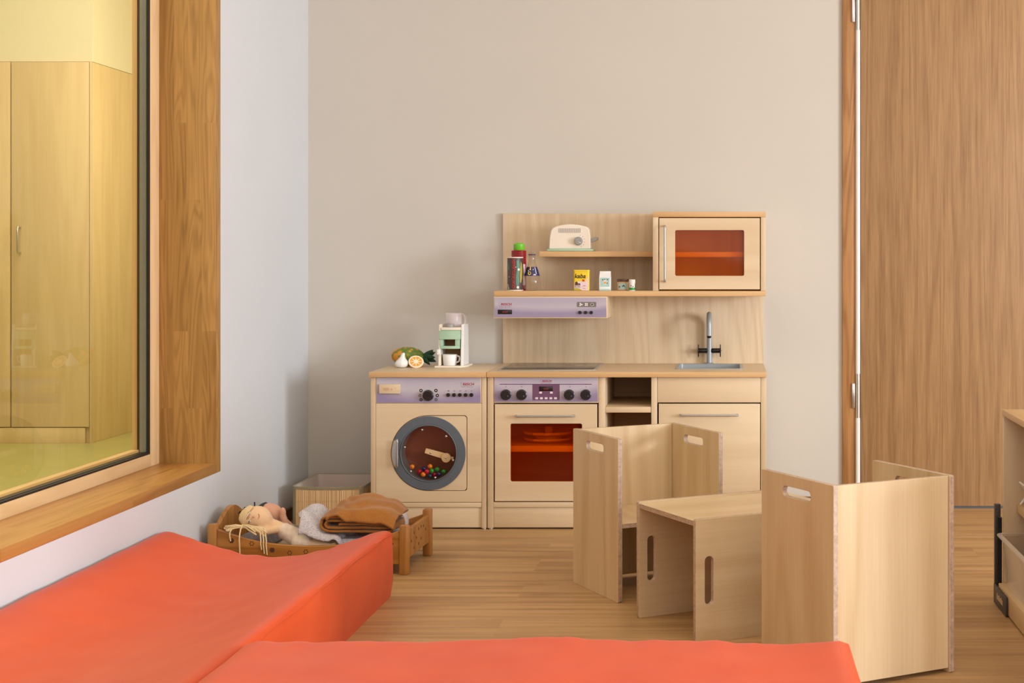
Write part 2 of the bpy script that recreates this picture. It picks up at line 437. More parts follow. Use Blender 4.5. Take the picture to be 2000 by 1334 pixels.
def tube(pts, r, seg=10, bm=None, radii=None):
    pts = [Vector(p) for p in pts]; b = bmesh.new(); rings = []; n = len(pts)
    up = Vector((0, 0, 1)); prev = None
    for i, p in enumerate(pts):
        d = (pts[min(i+1, n-1)]-pts[max(i-1, 0)]).normalized()
        s = d.cross(up if prev is None else prev)
        if s.length < 1e-4: s = d.cross(Vector((1, 0, 0)))
        if prev is not None: s = prev-d*prev.dot(d)
        s.normalize(); prev = s; q = d.cross(s)
        rad = radii[i] if radii else r
        rings.append([b.verts.new(p+(s*math.cos(2*math.pi*k/seg)+q*math.sin(2*math.pi*k/seg))*rad) for k in range(seg)])
    for i in range(n-1):
        for k in range(seg): b.faces.new((rings[i][k], rings[i][(k+1) % seg], rings[i+1][(k+1) % seg], rings[i+1][k]))
    b.faces.new(rings[0][::-1]); b.faces.new(rings[-1])
    bmesh.ops.recalc_face_normals(b, faces=b.faces[:])
    return b if bm is None else join(bm, b)
def lathe(prof, c, seg=32, bm=None, axis='Z', close=True):
    b = bmesh.new(); rings = []
    for r, z in prof:
        if r < 1e-6: rings.append([b.verts.new((0, 0, z))])
        else: rings.append([b.verts.new((r*math.cos(2*math.pi*k/seg), r*math.sin(2*math.pi*k/seg), z)) for k in range(seg)])
    for a, d in zip(rings, rings[1:]):
        for k in range(seg):
            k2 = (k+1) % seg
            if len(a) == 1 and len(d) == 1: continue
            if len(a) == 1: b.faces.new((a[0], d[k], d[k2]))
            elif len(d) == 1: b.faces.new((a[k], a[k2], d[0]))
            else: b.faces.new((a[k], a[k2], d[k2], d[k]))
    bmesh.ops.recalc_face_normals(b, faces=b.faces[:])
    if axis == 'Y': xform(b, Matrix.Rotation(R(90), 4, 'X'))       # profile's z points to -Y (towards the viewer)
    if axis == 'X': xform(b, Matrix.Rotation(R(90), 4, 'Y'))
    xform(b, Matrix.Translation(c))
    return b if bm is None else join(bm, b)
def ell(c, r, seg=24, rings=14, bm=None, rot=None):
    b = bmesh.new(); bmesh.ops.create_uvsphere(b, u_segments=seg, v_segments=rings, radius=1)
    m = Matrix.Diagonal((r[0], r[1], r[2], 1))
    xform(b, Matrix.Translation(c) @ (rot.to_4x4() if rot else Matrix.Identity(4)) @ m)
    return b if bm is None else join(bm, b)
def sheet(fn, nu, nv):
    b = bmesh.new()
    g = [[b.verts.new(fn(i/nu, j/nv)) for j in range(nv+1)] for i in range(nu+1)]
    for i in range(nu):
        for j in range(nv): b.faces.new((g[i][j], g[i+1][j], g[i+1][j+1], g[i][j+1]))
    return b
def text(body, cx, cz, w, h, y, t=.0006, shear=0., bold=.0, rot=0.):
    """lettering in the XZ plane facing the room (-Y), fitted to w x h round (cx, cz), its face at y"""
    cu = bpy.data.curves.new('lettering', 'FONT'); cu.body = body; cu.shear = shear; cu.offset = bold; cu.size = 1
    cu.resolution_u = 3
    o = bpy.data.objects.new('lettering', cu); COL.objects.link(o)
    bpy.context.view_layer.update()
    me = bpy.data.meshes.new_from_object(o.evaluated_get(bpy.context.evaluated_depsgraph_get()))
    bpy.data.objects.remove(o); bpy.data.curves.remove(cu)
    bm = bmesh.new(); bm.from_mesh(me); bpy.data.meshes.remove(me)
    xs = [v.co.x for v in bm.verts]; ys = [v.co.y for v in bm.verts]
    x0, x1, y0, y1 = min(xs), max(xs), min(ys), max(ys)
    for v in bm.verts: v.co = Vector(((v.co.x-(x0+x1)/2)/(x1-x0)*w, 0, (v.co.y-(y0+y1)/2)/(y1-y0)*h))
    r = bmesh.ops.extrude_face_region(bm, geom=bm.faces[:])
    for g in r['geom']:
        if isinstance(g, bmesh.types.BMVert): g.co.y -= t
    bmesh.ops.recalc_face_normals(bm, faces=bm.faces[:])
    return xform(bm, Matrix.Translation((cx, y, cz)) @ Matrix.Rotation(rot, 4, 'Y'))
def chip(pts, y, t=.0006): return plate(pts, t, bev=0, y0=y-t)     # thin printed patch standing on a face at y
def bar_handle(p0, p1, out, r=.0032):
    """bow handle between two fixing points, standing `out` proud towards the room"""
    p0, p1 = Vector(p0), Vector(p1); d = (p1-p0).normalized(); o = Vector((0, -out, 0)); e = .010
    pts = [p0, p0+o*.75+d*.0005, p0+o*.95+d*e*.35, p0+o+d*e, p1+o-d*e, p1+o*.95-d*e*.35, p1+o*.75-d*.0005, p1]
    return tube(pts, r, 12)
# ================================================================ the setting
YW, XL, XR, CEIL, YB = 5.46, -1.519, 4.60, 2.85, -1.6
XO = -1.745                                              # outer face of the window wall
ZS, ZT, YN, YJ = .267, 2.35, .9, 4.511                   # window opening
def struct(name, bm, m, parent=None, **kw):
    return obj(name, bm, m, parent, kind='structure' if parent is None else None, **kw)
struct('floor', box(XL, XR, YB, YW+.02, -.05, 0, 0), M['floor'])
struct('ceiling', box(XL-.3, XR+.1, YB-.1, YW+.1, CEIL, CEIL+.1, 0), M['ceiling'])
wl = box(XO, XL, YB, YW, 0, ZS, 0); box(XO, XL, YB, YW, ZT, CEIL, 0, bm=wl)
box(XO, XL, YJ, YW, ZS, ZT, 0, bm=wl); box(XO, XL, YB, YN, ZS, ZT, 0, bm=wl)
struct('wall_left', wl, M['wall_left'], smooth=False)
XD0, XD1, ZD = .418, 1.50, 2.16                          # door opening
wb = box(XO, XD0, YW, YW+.12, 0, CEIL, 0); box(XD1, XR, YW, YW+.12, 0, CEIL, 0, bm=wb); box(XD0, XD1, YW, YW+.12, ZD, CEIL, 0, bm=wb)
struct('wall_back', wb, M['wall_back'], smooth=False)
wr = box(XR, XR+.12, YB, YW, 0, .45, 0); box(XR, XR+.12, YB, YW, 2.35, CEIL, 0, bm=wr)
box(XR, XR+.12, YB, .4, .45, 2.35, 0, bm=wr); box(XR, XR+.12, 4.6, YW, .45, 2.35, 0, bm=wr)
struct('wall_right', wr, M['wall_left'], smooth=False)
struct('wall_front', box(XL, XR, YB-.1, YB, 0, CEIL, 0), M['wall_left'], smooth=False)
struct('baseboard_left', box(XL, XL+.012, 4.0, YW, 0, .043, .002), M['base'])
bb = box(XL, -1.20, YW-.012, YW, 0, .043, .002); box(.15, XD0, YW-.012, YW, 0, .043, .002, bm=bb)
struct('baseboard_back', bb, M['base'])

# interior window on the left wall: oak boards lining the opening, pale frame, two panes with a grey spacer
w1 = thing('window_1', None, None, (XL, 2.7, 1.3), kind='structure')
JT = .032
struct('jamb_board', box(-1.69, XL+.0015, YJ-JT, YJ, ZS, ZT, .0015), [M['oak']], w1)
struct('jamb_board', box(-1.69, XL+.0015, YN, YN+JT, ZS, ZT, .0015), [M['oak']], w1)
struct('sill_board', box(-1.69, XL+.001, YN+JT, YJ-JT, ZS, ZS+.0285, .0015), M['oak_sill'], w1)
struct('head_board', box(-1.69, XL+.001, YN+JT, YJ-JT, ZT-.03, ZT, .0015), M['oak_sill'], w1)
zf = ZS+.0285
YF = YJ-JT                                               # visible end of the frame
struct('frame_upright', box(-1.745, -1.690, YF-.066, YJ, ZS, ZT, .002), M['pine'], w1)
struct('frame_upright', box(-1.745, -1.690, YN, YN+.1, ZS, ZT, .002), M['pine'], w1)
struct('frame_rail', box(-1.745, -1.690, YN+.1, YF-.066, ZS, zf+.036, .002), M['pine_y'], w1)
struct('frame_rail', box(-1.745, -1.690, YN+.1, YF-.066, ZT-.07, ZT, .002), M['pine_y'], w1)
yg, zg = YF-.066, zf+.036
ga = box(-1.700, -1.6915, yg-.0045, yg, zg, ZT-.07, 0); box(-1.700, -1.6915, YN+.1, yg, zg, zg+.005, 0, bm=ga)
struct('gasket', ga, M['gasket'], w1, smooth=False)
sp = box(-1.722, -1.7015, yg-.003, yg, zg, ZT-.07, 0)
struct('spacer_bar', sp, M['spacer'], w1, smooth=False)
struct('gasket', box(-1.722, -1.7015, YN+.1, yg-.0035, zg, zg+.006, 0), M['gasket'], w1, smooth=False)
ga2 = box(-1.728, -1.7215, yg-.004, yg, zg, ZT-.07, 0)
struct('gasket', ga2, M['gasket'], w1, smooth=False)
struct('outer_bead', box(-1.745, -1.7225, YN+.1, yg-.0045, zg+.001, zg+.013, .001), M['pine_y'], w1)
struct('pane', box(-1.7035, -1.7015, YN+.1, yg-.001, zg+.001, ZT-.07, 0), M['window_glass'], w1, smooth=False)

# the next room, seen through the window
struct('floor_2', box(-7, XO, -1.6, 9, -.05, 0, 0), M['lino'])
struct('ceiling_2', box(-7, XO, -1.6, 9, CEIL, CEIL+.1, 0), M['cream_wall'])
struct('wall_far', box(-7, XO, 8.6, 8.7, 0, CEIL, 0), M['cream_wall'], smooth=False)
struct('wall_west', box(-7.1, -7, -1.6, 8.7, 0, CEIL, 0), M['cream_wall'], smooth=False)
struct('wall_south', box(-7, XO, -1.7, -1.6, 0, CEIL, 0), M['cream_wall'], smooth=False)
struct('wall_east', box(XO, XO+.1, YW+.12, 8.6, 0, CEIL, 0), M['cream_wall'], smooth=False)
YC, XC = 7.39, -3.124
struct('wall_bulkhead', box(-7, XC, YC+.02, 8.6, 1.877, CEIL, 0), M['cream_wall'], smooth=False)
wd = thing('wardrobe', 'tall pale yellow wood wardrobe behind the window glass', 'wardrobe', ((XC-5.6)/2, YC, 0))
zc0, zc1 = Z(834, YC), Z(120, YC)
obj('carcass', box(-5.6, XC, YC+.021, 8.4, .0, zc1, .002), M['wardrobe'], wd)
obj('plinth', box(-5.6, XC-.03, YC+.004, YC+.0205, .0, zc0-.004, .001), M['wardrobe'], wd)
dw = X(174, YC)-X(22, YC)
for i in range(3):
    x1 = X(174, YC)-i*(dw+.006); x0 = x1-dw
    d = obj('door', box(x0, x1, YC, YC+.02, zc0, zc1-.002, .002), M['wardrobe'], wd)
    hx = X(40, YC) if i == 0 else (X(-2, YC) if i == 1 else x0+.05)
    b = tube([(hx, YC, Z(443, YC)), (hx, YC-.028, Z(443.5, YC)), (hx, YC-.032, Z(447, YC)), (hx, YC-.032, Z(490, YC)), (hx, YC-.028, Z(493, YC)), (hx, YC, Z(493.5, YC))], .0045, 10)
    obj('handle', b, M['steel'], d)
obj('upright_strip', box(X(175, YC), XC, YC, YC+.02, 0, zc1, .001), M['wardrobe'], wd)

# oak door with its white pivot rod
d1 = thing('door_1', None, None, ((XD0+XD1)/2, YW, 0), kind='structure')
xl0 = .4835
struct('door_leaf', box(xl0, XD1-.05, YW-.004, YW+.040, .008, ZD-.04, .0015), M['door'], d1)
struct('jamb', box(XD0, .4665, YW-.012, YW+.12, 0, ZD, .0015), M['door_jamb'], d1)
struct('jamb', box(XD1-.047, XD1, YW-.012, YW+.12, 0, ZD, .0015), M['door_jamb'], d1)
struct('head_jamb', box(.4665, XD1-.047, YW-.012, YW+.12, ZD-.037, ZD, .0015), M['door_jamb'], d1)
struct('floor_gap_strip', box(.4665, XD1-.05, YW+.002, YW+.036, .0005, .0078, 0), M['door_gap'], d1, smooth=False)  # no real part: shade of the gap under the leaf, as a dark strip
struct('backing', box(.4665, XD1-.047, YW+.1, YW+.12, 0, ZD, 0), M['gap'], d1, smooth=False)
xr_, yr_ = X(1675.5, YW-.015), YW-.0135
rz = lambda py: Z(py, YW-.014)
rod = cyl((xr_, yr_, .005), (xr_, yr_, rz(816)), .0085, bm=None)
cyl((xr_, yr_, rz(730)), (xr_, yr_, rz(59)), .0085, bm=rod); cyl((xr_, yr_, rz(-65)), (xr_, yr_, ZD-.05), .0085, bm=rod)
struct('pivot_rod', rod, M['rod'], d1)
for a, b_, c_, d_ in ((816, 730, 797, 749), (59, -65, 43, -45)):
    h = cyl((xr_, yr_, rz(a)), (xr_, yr_, rz(c_)+.0006), .0088)
    cyl((xr_, yr_, rz(c_)), (xr_, yr_, rz(d_)), .0088, bm=h); cyl((xr_, yr_, rz(d_)+.0006), (xr_, yr_, rz(b_)), .0088, bm=h)
    hh = struct('hinge', h, M['steel'], d1)
    struct('hinge_plate', box(xr_-.0215, xr_-.0115, YW-.018, YW-.0118, rz(c_), rz(d_), .0006), M['steel'], hh)

# ================================================================ toy kitchen
YK = 5.03; YT = 5.018
k_ = YK/F
kx = lambda px: X(px, YK)
kz = lambda py: Z(py, YK)
ZC0, ZC1 = .509, .5265                                   # worktop underside and top
YP = 5.442                                               # face of the tall back panel
kit = thing('play_kitchen', 'birch toy kitchen with lilac oven panel, sink, tap and upper shelf', 'toy kitchen', (kx(1224), 5.22, 0))
def fascia_logo(parent, cx, cz, w, y):
    h = w*.245
    obj('logo', text('RESCH', cx+w*.10, cz, w*.80, h*.72, y, .0005, .18, .02), M['logo_red'], parent, smooth=False)
    g = tube([(cx-w*.30, y-.0003, cz+h*.55), (cx-w*.42, y-.0003, cz+h*.45), (cx-w*.44, y-.0003, cz-.0005), (cx-w*.38, y-.0003, cz-h*.55)], .0004, 6)
    for i in range(9):                                    # the tagline, too small to read
        xa = cx-w*.40+w*.095*i; join(g, chip([(xa, cz-h*.84), (xa+w*(.05+.03*(i % 3 == 1)), cz-h*.84), (xa+w*(.05+.03*(i % 3 == 1)), cz-h*.66), (xa, cz-h*.66)], y, .0004))
    obj('logo_mark', g, M['logo_grey'], parent, smooth=False)
def knob_bm(cx, cz, r, y, depth=.016):
    b = lathe([(r*.98, 0), (r*.98, .003), (r*.86, .0045), (r*.84, depth-.002), (r*.78, depth), (0, depth)], (cx, y, cz), 32, axis='Y')
    return b
def button_bm(cx, cz, r, y, depth=.007):
    return lathe([(r, 0), (r, depth-.0012), (r*.8, depth), (0, depth)], (cx, y, cz), 20, axis='Y')

# carcass and uprights
for nm, a, b_ in (('side_panel', 952, 963.7), ('divider_panel', 1169, 1182), ('divider_panel', 1272, 1283.5), ('side_panel', 1486, 1497)):
    obj(nm, box(kx(a), kx(b_), YK, 5.436, .004, ZC0-.0004, .0012), M['birch'], kit)
for a, b_ in ((953, 963), (1170, 1181), (1273, 1283), (1487, 1496)):
    xm = (kx(a)+kx(b_))/2
    for yy in (YK+.008, 5.40): obj('foot', cyl((xm, yy, 0), (xm, yy, .0038), .007, seg=16), M['satin'], kit)
cb = box(kx(964), kx(1168.7), 5.422, 5.436, .06, ZC0-.001, 0); box(kx(1182.3), kx(1271.7), 5.422, 5.436, .06, ZC0-.001, 0, bm=cb)
box(kx(1284), kx(1485.7), 5.422, 5.436, .06, ZC0-.001, 0, bm=cb)
box(kx(964), kx(1168.7), 5.05, 5.421, .0737, .0885, 0, bm=cb); box(kx(1182.3), kx(1271.7), 5.034, 5.421, .0737, .0885, 0, bm=cb); box(kx(1284), kx(1485.7), 5.05, 5.421, .0737, .0885, 0, bm=cb)
obj('carcass', cb, M['birch_dark'], kit, smooth=False)
for a, b_ in ((964, 1168.7), (1182.3, 1271.7), (1283.8, 1485.7)):
    obj('rail', box(kx(a), kx(b_), YK+.001, YK+.019, kz(991), kz(981), .001), M['birch_x'], kit)
    obj('plinth', box(kx(a), kx(b_), YK+.006, YK+.022, kz(1031), kz(991.6), .001), M['birch_x'], kit)
obj('niche_shelf', box(kx(1182.3), kx(1271.7), YK+.002, 5.42, kz(806), kz(795), .001), M['birch_x'], kit)
# worktop with a cut-out for the sink
SX0, SX1, SY0, SY1 = X(1320, 5.145), X(1450, 5.145), 5.15, 5.395
wt = plate([(kx(951.2), YT+.004), (kx(1496.5), YT+.004), (kx(1497.6), 5.03), (kx(1497.2), YP), (kx(951.2), YP)], ZC1-ZC0, [rr(SX0+.006, SX1-.006, SY0+.006, SY1-.006, .012)], .0008, ZC0, 'XY')
wtop = obj('worktop', wt, M['birch_x'], kit)
obj('edge_strip', box(kx(951.2), kx(1497), YT, YT+.0042, ZC0, ZC1, .0012), M['beech'], wtop)
# oven control panel
cp = obj('control_panel', box(kx(964.3), kx(1168.6), YK+.001, YK+.017, kz(787), ZC0-.0006, .001), M['birch_x'], kit)
fx0, fx1, fz0, fz1 = kx(965.5), kx(1167.5), kz(784.8), kz(738.2)
yf = YK-.0002
obj('fascia', box(fx0, fx1, yf, YK+.0012, fz0, fz1, 0), M['lilac_oven'], cp, smooth=False)
fascia_logo(cp, kx(1066), kz(744.3), .040, yf)
ln = chip([(kx(976), kz(751)), (kx(1156), kz(751)), (kx(1156), kz(749.9)), (kx(976), kz(749.9))], yf)
for px in (988, 1019, 1113, 1144.5):
    join(ln, chip(circ(kx(px), kz(750.5), .0016, 12), yf, .0008)); join(ln, chip(circ(kx(px), kz(755.4), .0013, 12), yf, .0008))
obj('marking_line', ln, M['plum_line'], cp, smooth=False)
obj('display_field', chip([(kx(1040), kz(781.7)), (kx(1093), kz(781.7)), (kx(1093), kz(750.4)), (kx(1040), kz(750.4))], yf, .0005), M['plum'], cp, smooth=False)
obj('display', box(kx(1053), kx(1080), yf-.0012, yf, kz(763.8), kz(754.8), .0004), M['black'], cp)
obj('display_digits', text('0:00', kx(1066.5), kz(759.4), .016, .0062, yf-.0012, .0003, bold=.02), M['led_red'], cp, smooth=False)
for px, pz, w in [(1056, 766.8, .0095), (1077, 766.8, .0095)]+[(1048.3+9.2*i, 777.8, .0098) for i in range(5)]:
    obj('key', chip(rr(kx(px)-w/2, kx(px)+w/2, kz(pz)-.0034, kz(pz)+.0034, .002, 3), yf-.0004), M['key'], cp, smooth=False)
for px in (988, 1018.8, 1112, 1144.2):
    kb = obj('knob', knob_bm(kx(px), kz(771), .0183, yf), M['black'], cp)
    obj('pointer', cyl((kx(px)+.009, yf-.0158, kz(771)-.003), (kx(px)+.009, yf-.0163, kz(771)-.003), .0014, seg=10), M['grey_toy'], cp)
# oven door with deep orange window
ox0, ox1, oz0, oz1 = kx(966.3), kx(1166.2), kz(979), kz(789.5)
od = obj('oven_door', plate([(ox0, oz0), (ox1, oz0), (ox1, oz1), (ox0, oz1)], .017, [rr(kx(996.5), kx(1136.6), kz(941), kz(827.5), .006)], .001, YK), M['birch_x'], kit)
obj('oven_window', box(kx(994), kx(1139), YK+.008, YK+.011, kz(943.5), kz(825), 0), M['red_acrylic'], od, smooth=False)
obj('handle', bar_handle((kx(1009.5), YK, kz(812)), (kx(1122), YK, kz(811.5)), .022, .0036), M['satin'], od)
obj('oven_shelf', box(kx(964.2), kx(1168.5), YK+.03, 5.421, Z(882.5, YK+.03), Z(871, YK+.03), .001), M['beech'], kit)
# drawer front, cupboard door
obj('drawer_front', box(kx(1284.2), kx(1485.6), YK+.0005, YK+.017, kz(786.2), ZC0-.0006, .001), M['birch_x'], kit)
cd = obj('cupboard_door', box(kx(1286.5), kx(1484.6), YK, YK+.017, kz(979), kz(788.6), .001), M['birch_x'], kit)
obj('handle', bar_handle((kx(1330), YK, kz(810)), (kx(1441), YK, kz(810)), .022, .0036), M['satin'], cd)
# hob
hx0, hx1 = X(973, 5.10), X(1165, 5.10)
hb = obj('hob', box(hx0, hx1, 5.085, 5.415, ZC1, ZC1+.0035, .0012), M['hob_frame'], kit)
obj('hob_glass', box(hx0+.010, hx1-.010, 5.091, 5.408, ZC1+.003, ZC1+.0044, .0006), M['hob'], hb)
for fx, fy, r in ((.24, .28, .038), (.24, .72, .050), (.72, .30, .052), (.72, .74, .038)):
    cx, cy = hx0+(hx1-hx0)*fx, 5.085+.33*fy
    obj('hob_ring', plate(circ(cx, cy, r, 40), .0003, [circ(cx, cy, r-.0022, 40)], 0, ZC1+.0043, 'XY'), M['hob_ring'], hb, smooth=False)
# sink and tap
sk = plate(rr(SX0-.004, SX1+.004, SY0-.003, SY1+.004, .014), .0022, [rr(SX0+.008, SX1-.008, SY0+.008, SY1-.008, .012)], .0006, ZC1, 'XY')
bs = bmesh.new(); o1 = rr(SX0+.008, SX1-.008, SY0+.008, SY1-.008, .012)
v1 = [bs.verts.new((p[0], p[1], ZC1+.001)) for p in o1]; v2 = [bs.verts.new((p[0]*.985+(SX0+SX1)/2*.015, p[1], ZC1-.062)) for p in o1]
for i in range(len(v1)): bs.faces.new((v1[i], v1[(i+1) % len(v1)], v2[(i+1) % len(v1)], v2[i]))
bs.faces.new(v2)
sk = join(sk, bs)
obj('sink', sk, M['silver_paint'], kit)
tx, ty = X(1385.5, 5.42), 5.418
tz = lambda py, Y=5.418: Z(py, Y)
flange = lathe([(.018, 0), (.018, .002), (.011, .005), (.0095, .005)], (tx, ty, ZC1), 28)
rt = .040; ztop = Z(609, 5.37)-.009
path = [(tx, ty, ZC1)]+[(tx, ty-rt+rt*math.cos(a), ztop-rt+rt*math.sin(a)) for a in [R(10*i) for i in range(0, 19)]]
zend = Z(656, ty-2*rt)
path += [(tx, ty-2*rt, (ztop-rt+zend)/2), (tx, ty-2*rt, zend)]
tp = obj('tap', tube(path, .0094, 18, bm=flange), M['silver_paint'], kit)
obj('nozzle', cyl((tx, ty-2*rt, zend+.002), (tx, ty-2*rt, zend-.008), .0100, .0062, seg=20, bev=.002), M['black'], tp)
zh = Z(684.8, ty)
for s in (-1, 1):
    kn = cyl((tx+s*.006, ty, zh), (tx+s*.039, ty, zh), .0087, seg=20, bev=.001)
    lathe([(.0, -.0016), (.0095, -.0016), (.0095, .0016), (0, .0016)], (tx+s*.0395, ty, zh), 20, bm=kn, axis='X')
    box(tx+s*.0395-.002, tx+s*.0395+.002, ty-.0025, ty+.0025, zh-.0225, zh+.0225, .0012, bm=kn)
    box(tx+s*.0395-.002, tx+s*.0395+.002, ty-.0225, ty+.0225, zh-.0025, zh+.0025, .0012, bm=kn)
    th = obj('tap_handle', kn, M['black'], tp)
    obj('cap_screw', ell((tx+s*.0435, ty, zh), (.002, .0026, .0026), 12, 8), M['steel'], tp)
# tall back panel
zpt = Z(417, YP)
obj('back_panel', box(X(982.3, YP), X(1491, YP), YP, YP+.0175, ZC0, zpt, .001), M['backsplash'], kit)
# upper shelf, hood and cabinet
YU = 5.19
ux = lambda px: X(px, YU)
uz = lambda py: Z(py, YU)
zs0, zs1 = uz(578.6), uz(568.4)
us = obj('upper_shelf', box(ux(965), ux(1495.6), YU+.004, YP, zs0, zs1, .0008), M['birch_x'], kit)
obj('edge_strip', box(ux(965), ux(1495.6), YU, YU+.0042, zs0, zs1, .0012), M['beech'], us)
YM = 5.30
obj('small_shelf', box(X(1053.3, YM), ux(1275), YM, YP, Z(501.5, YM), Z(490.7, YM), .0012), M['beech'], kit)
hd = obj('range_hood', box(ux(964.3), ux(1186.3), YU+.0005, YP, uz(621.6), zs0-.0006, .001), M['birch_x'], kit)
yh = YU-.0009
obj('fascia', box(ux(965.8), ux(1184.2), yh, YU+.001, uz(619.7), uz(581.2), 0), M['lilac'], hd, smooth=False)
fascia_logo(hd, ux(986.5), uz(594.2), .047, yh)
obj('display', box(ux(972.4), ux(1000.2), yh-.0008, yh, uz(613.6), uz(604.9), .0003), M['black'], hd)
obj('display_digits', text('0:00', ux(986.3), uz(609.3), .017, .0062, yh-.0008, .0003, bold=.02), M['led_red'], hd, smooth=False)
obj('icon_strip', chip(rr(ux(1127), ux(1164.5), uz(599.6), uz(589.8), .0012, 3), yh), M['icon_grey'], hd, smooth=False)
ic = bmesh.new(); yi = yh-.0006
def blade(cx, cz, a, L, w):
    p = [(-w*.4, 0), (w*.4, 0), (w*.75, L*.7), (0, L), (-w*.75, L*.7)]
    return chip([(cx+x*math.cos(a)-z*math.sin(a), cz+x*math.sin(a)+z*math.cos(a)) for x, z in p], yi, .0004)
for i in range(3): join(ic, blade(ux(1134.3), uz(594.7), R(25+120*i), .0066, .0036))
for i in range(4): join(ic, blade(ux(1145.4), uz(594.7), R(45+90*i), .0068, .0032))
join(ic, chip(circ(ux(1156.5), uz(594.7), .0044, 20), yi, .0004))
for i in range(8): join(ic, blade(ux(1156.5), uz(594.7), R(45*i), .0066, .0012))
obj('icon', ic, M['icon_white'], hd, smooth=False)
for px in (1133, 1144, 1155): obj('button', button_bm(ux(px), uz(610.3), .0056, yh), M['black'], hd)
# cabinet with orange door window
uc = obj('upper_cabinet', box(ux(1274.8), ux(1496), YU, YP, uz(424), uz(413.6), .0012), M['beech'], kit)
obj('cabinet_side', box(ux(1275), ux(1285.8), YU+.001, YP, zs1+.0003, uz(424.2), .001), M['birch'], uc)
obj('cabinet_side', box(ux(1486), ux(1495.3), YU+.001, YP, zs1+.0003, uz(424.2), .001), M['birch'], uc)
obj('cabinet_back', box(ux(1286), ux(1485.8), YP-.008, YP-.0005, zs1+.001, uz(424.4), 0), M['birch'], uc, smooth=False)
obj('cabinet_shelf', box(ux(1286), ux(1485.8), YU+.032, YP-.0085, Z(502, YU+.03), Z(492.2, YU+.03), .001), M['beech'], uc)
dx0, dx1, dz0, dz1 = ux(1287.5), ux(1484), uz(565.3), uz(426)
obj('cabinet_door', plate([(dx0, dz0), (dx1, dz0), (dx1, dz1), (dx0, dz1)], .017, [rr(ux(1318.4), ux(1453.2), uz(538.8), uz(449.6), .006)], .001, YU-.001), M['birch_x'], uc)
obj('door_window', box(ux(1316), ux(1455.5), YU+.006, YU+.009, uz(541), uz(447.5), 0), M['orange_acrylic'], uc, smooth=False)
obj('handle', bar_handle((ux(1299), YU-.001, uz(549.5)), (ux(1299), YU-.001, uz(441.5)), .022, .0036), M['satin'], uc)

# ================================================================ toy washing machine
wm = thing('play_washing_machine', 'birch toy washing machine with round grey porthole and lilac panel', 'toy washing machine', (kx(837), 5.22, 0))
for a, b_ in ((724, 733.6), (940.5, 950)):
    obj('side_panel', box(kx(a), kx(b_), YK, 5.436, .004, ZC0-.0004, .0012), M['birch'], wm)
    xm = (kx(a)+kx(b_))/2
    for yy in (YK+.008, 5.40): obj('foot', cyl((xm, yy, 0), (xm, yy, .0038), .007, seg=16), M['satin'], wm)
wt2 = obj('worktop', box(kx(722), kx(950.4), YT+.004, 5.436, ZC0, ZC1, .001), M['birch_x'], wm)
obj('edge_strip', box(kx(722), kx(950.4), YT, YT+.0042, ZC0, ZC1, .0012), M['beech'], wt2)
wc = box(kx(734), kx(940.2), 5.422, 5.436, .06, ZC0-.001, 0); box(kx(734), kx(940.2), 5.05, 5.421, .0737, .0885, 0, bm=wc)
obj('carcass', wc, M['birch_dark'], wm, smooth=False)
obj('rail', box(kx(734), kx(940.2), YK+.001, YK+.019, kz(991), kz(981.8), .001), M['birch_x'], wm)
obj('plinth', box(kx(734), kx(940.2), YK+.006, YK+.022, kz(1031), kz(991.6), .001), M['birch_x'], wm)
wp = obj('control_panel', box(kx(734), kx(940.2), YK+.001, YK+.017, kz(787.6), ZC0-.0006, .001), M['birch_x'], wm)
obj('fascia', box(kx(735.6), kx(938.6), yf, YK+.0012, kz(786.6), kz(738), 0), M['lilac_wash'], wp, smooth=False)
fascia_logo(wp, kx(912.5), kz(750.3), .048, yf)
obj('drawer_block', box(kx(741.6), kx(782.3), yf-.009, yf, kz(768.3), kz(750.2), .0012), M['birch_x'], wp)
dg = chip(rr(kx(749.5), kx(761.5), kz(762.5), kz(757), .003, 3), yf-.009); join(dg, chip(circ(kx(766), kz(760), .003, 12), yf-.009)); join(dg, chip(circ(kx(773.5), kz(758), .0016, 10), yf-.009))
obj('engraving', dg, M['tan'], wp, smooth=False)
obj('dial', knob_bm(kx(836.4), kz(772.3), .0188, yf, .018), M['black'], wp)
for i, (px, py) in enumerate(((822.3, 762.7), (820.2, 772.4), (822.3, 780.5), (851.6, 762.7), (854.2, 772.4), (851.8, 780.5))):
    obj('programme_mark', chip(circ(kx(px), kz(py), .0055, 20), yf), [M['black'], M['icon_grey'], M['anthracite'], M['black'], M['black'], M['slate']][i], wp, smooth=False)
    obj('programme_symbol', chip(circ(kx(px), kz(py), .0020, 8), yf-.0006, .0003), M['icon_white'] if i in (0, 3, 4) else M['logo_grey'], wp, smooth=False)
for i in range(5):
    px = 876+11.3*i
    obj('button', button_bm(kx(px), kz(771.2), .0062, yf, .008), M['black'], wp)
    obj('button_mark', chip([(kx(px)+.0034*math.cos(a), kz(763.6)+.0014*math.sin(a)) for a in [math.tau*j/14 for j in range(14)]], yf) if i == 0 else text(['30', '40', '60', '90'][i-1], kx(px), kz(763.6), .0062, .0028, yf, .0004), M['plum_line'], wp, smooth=False)
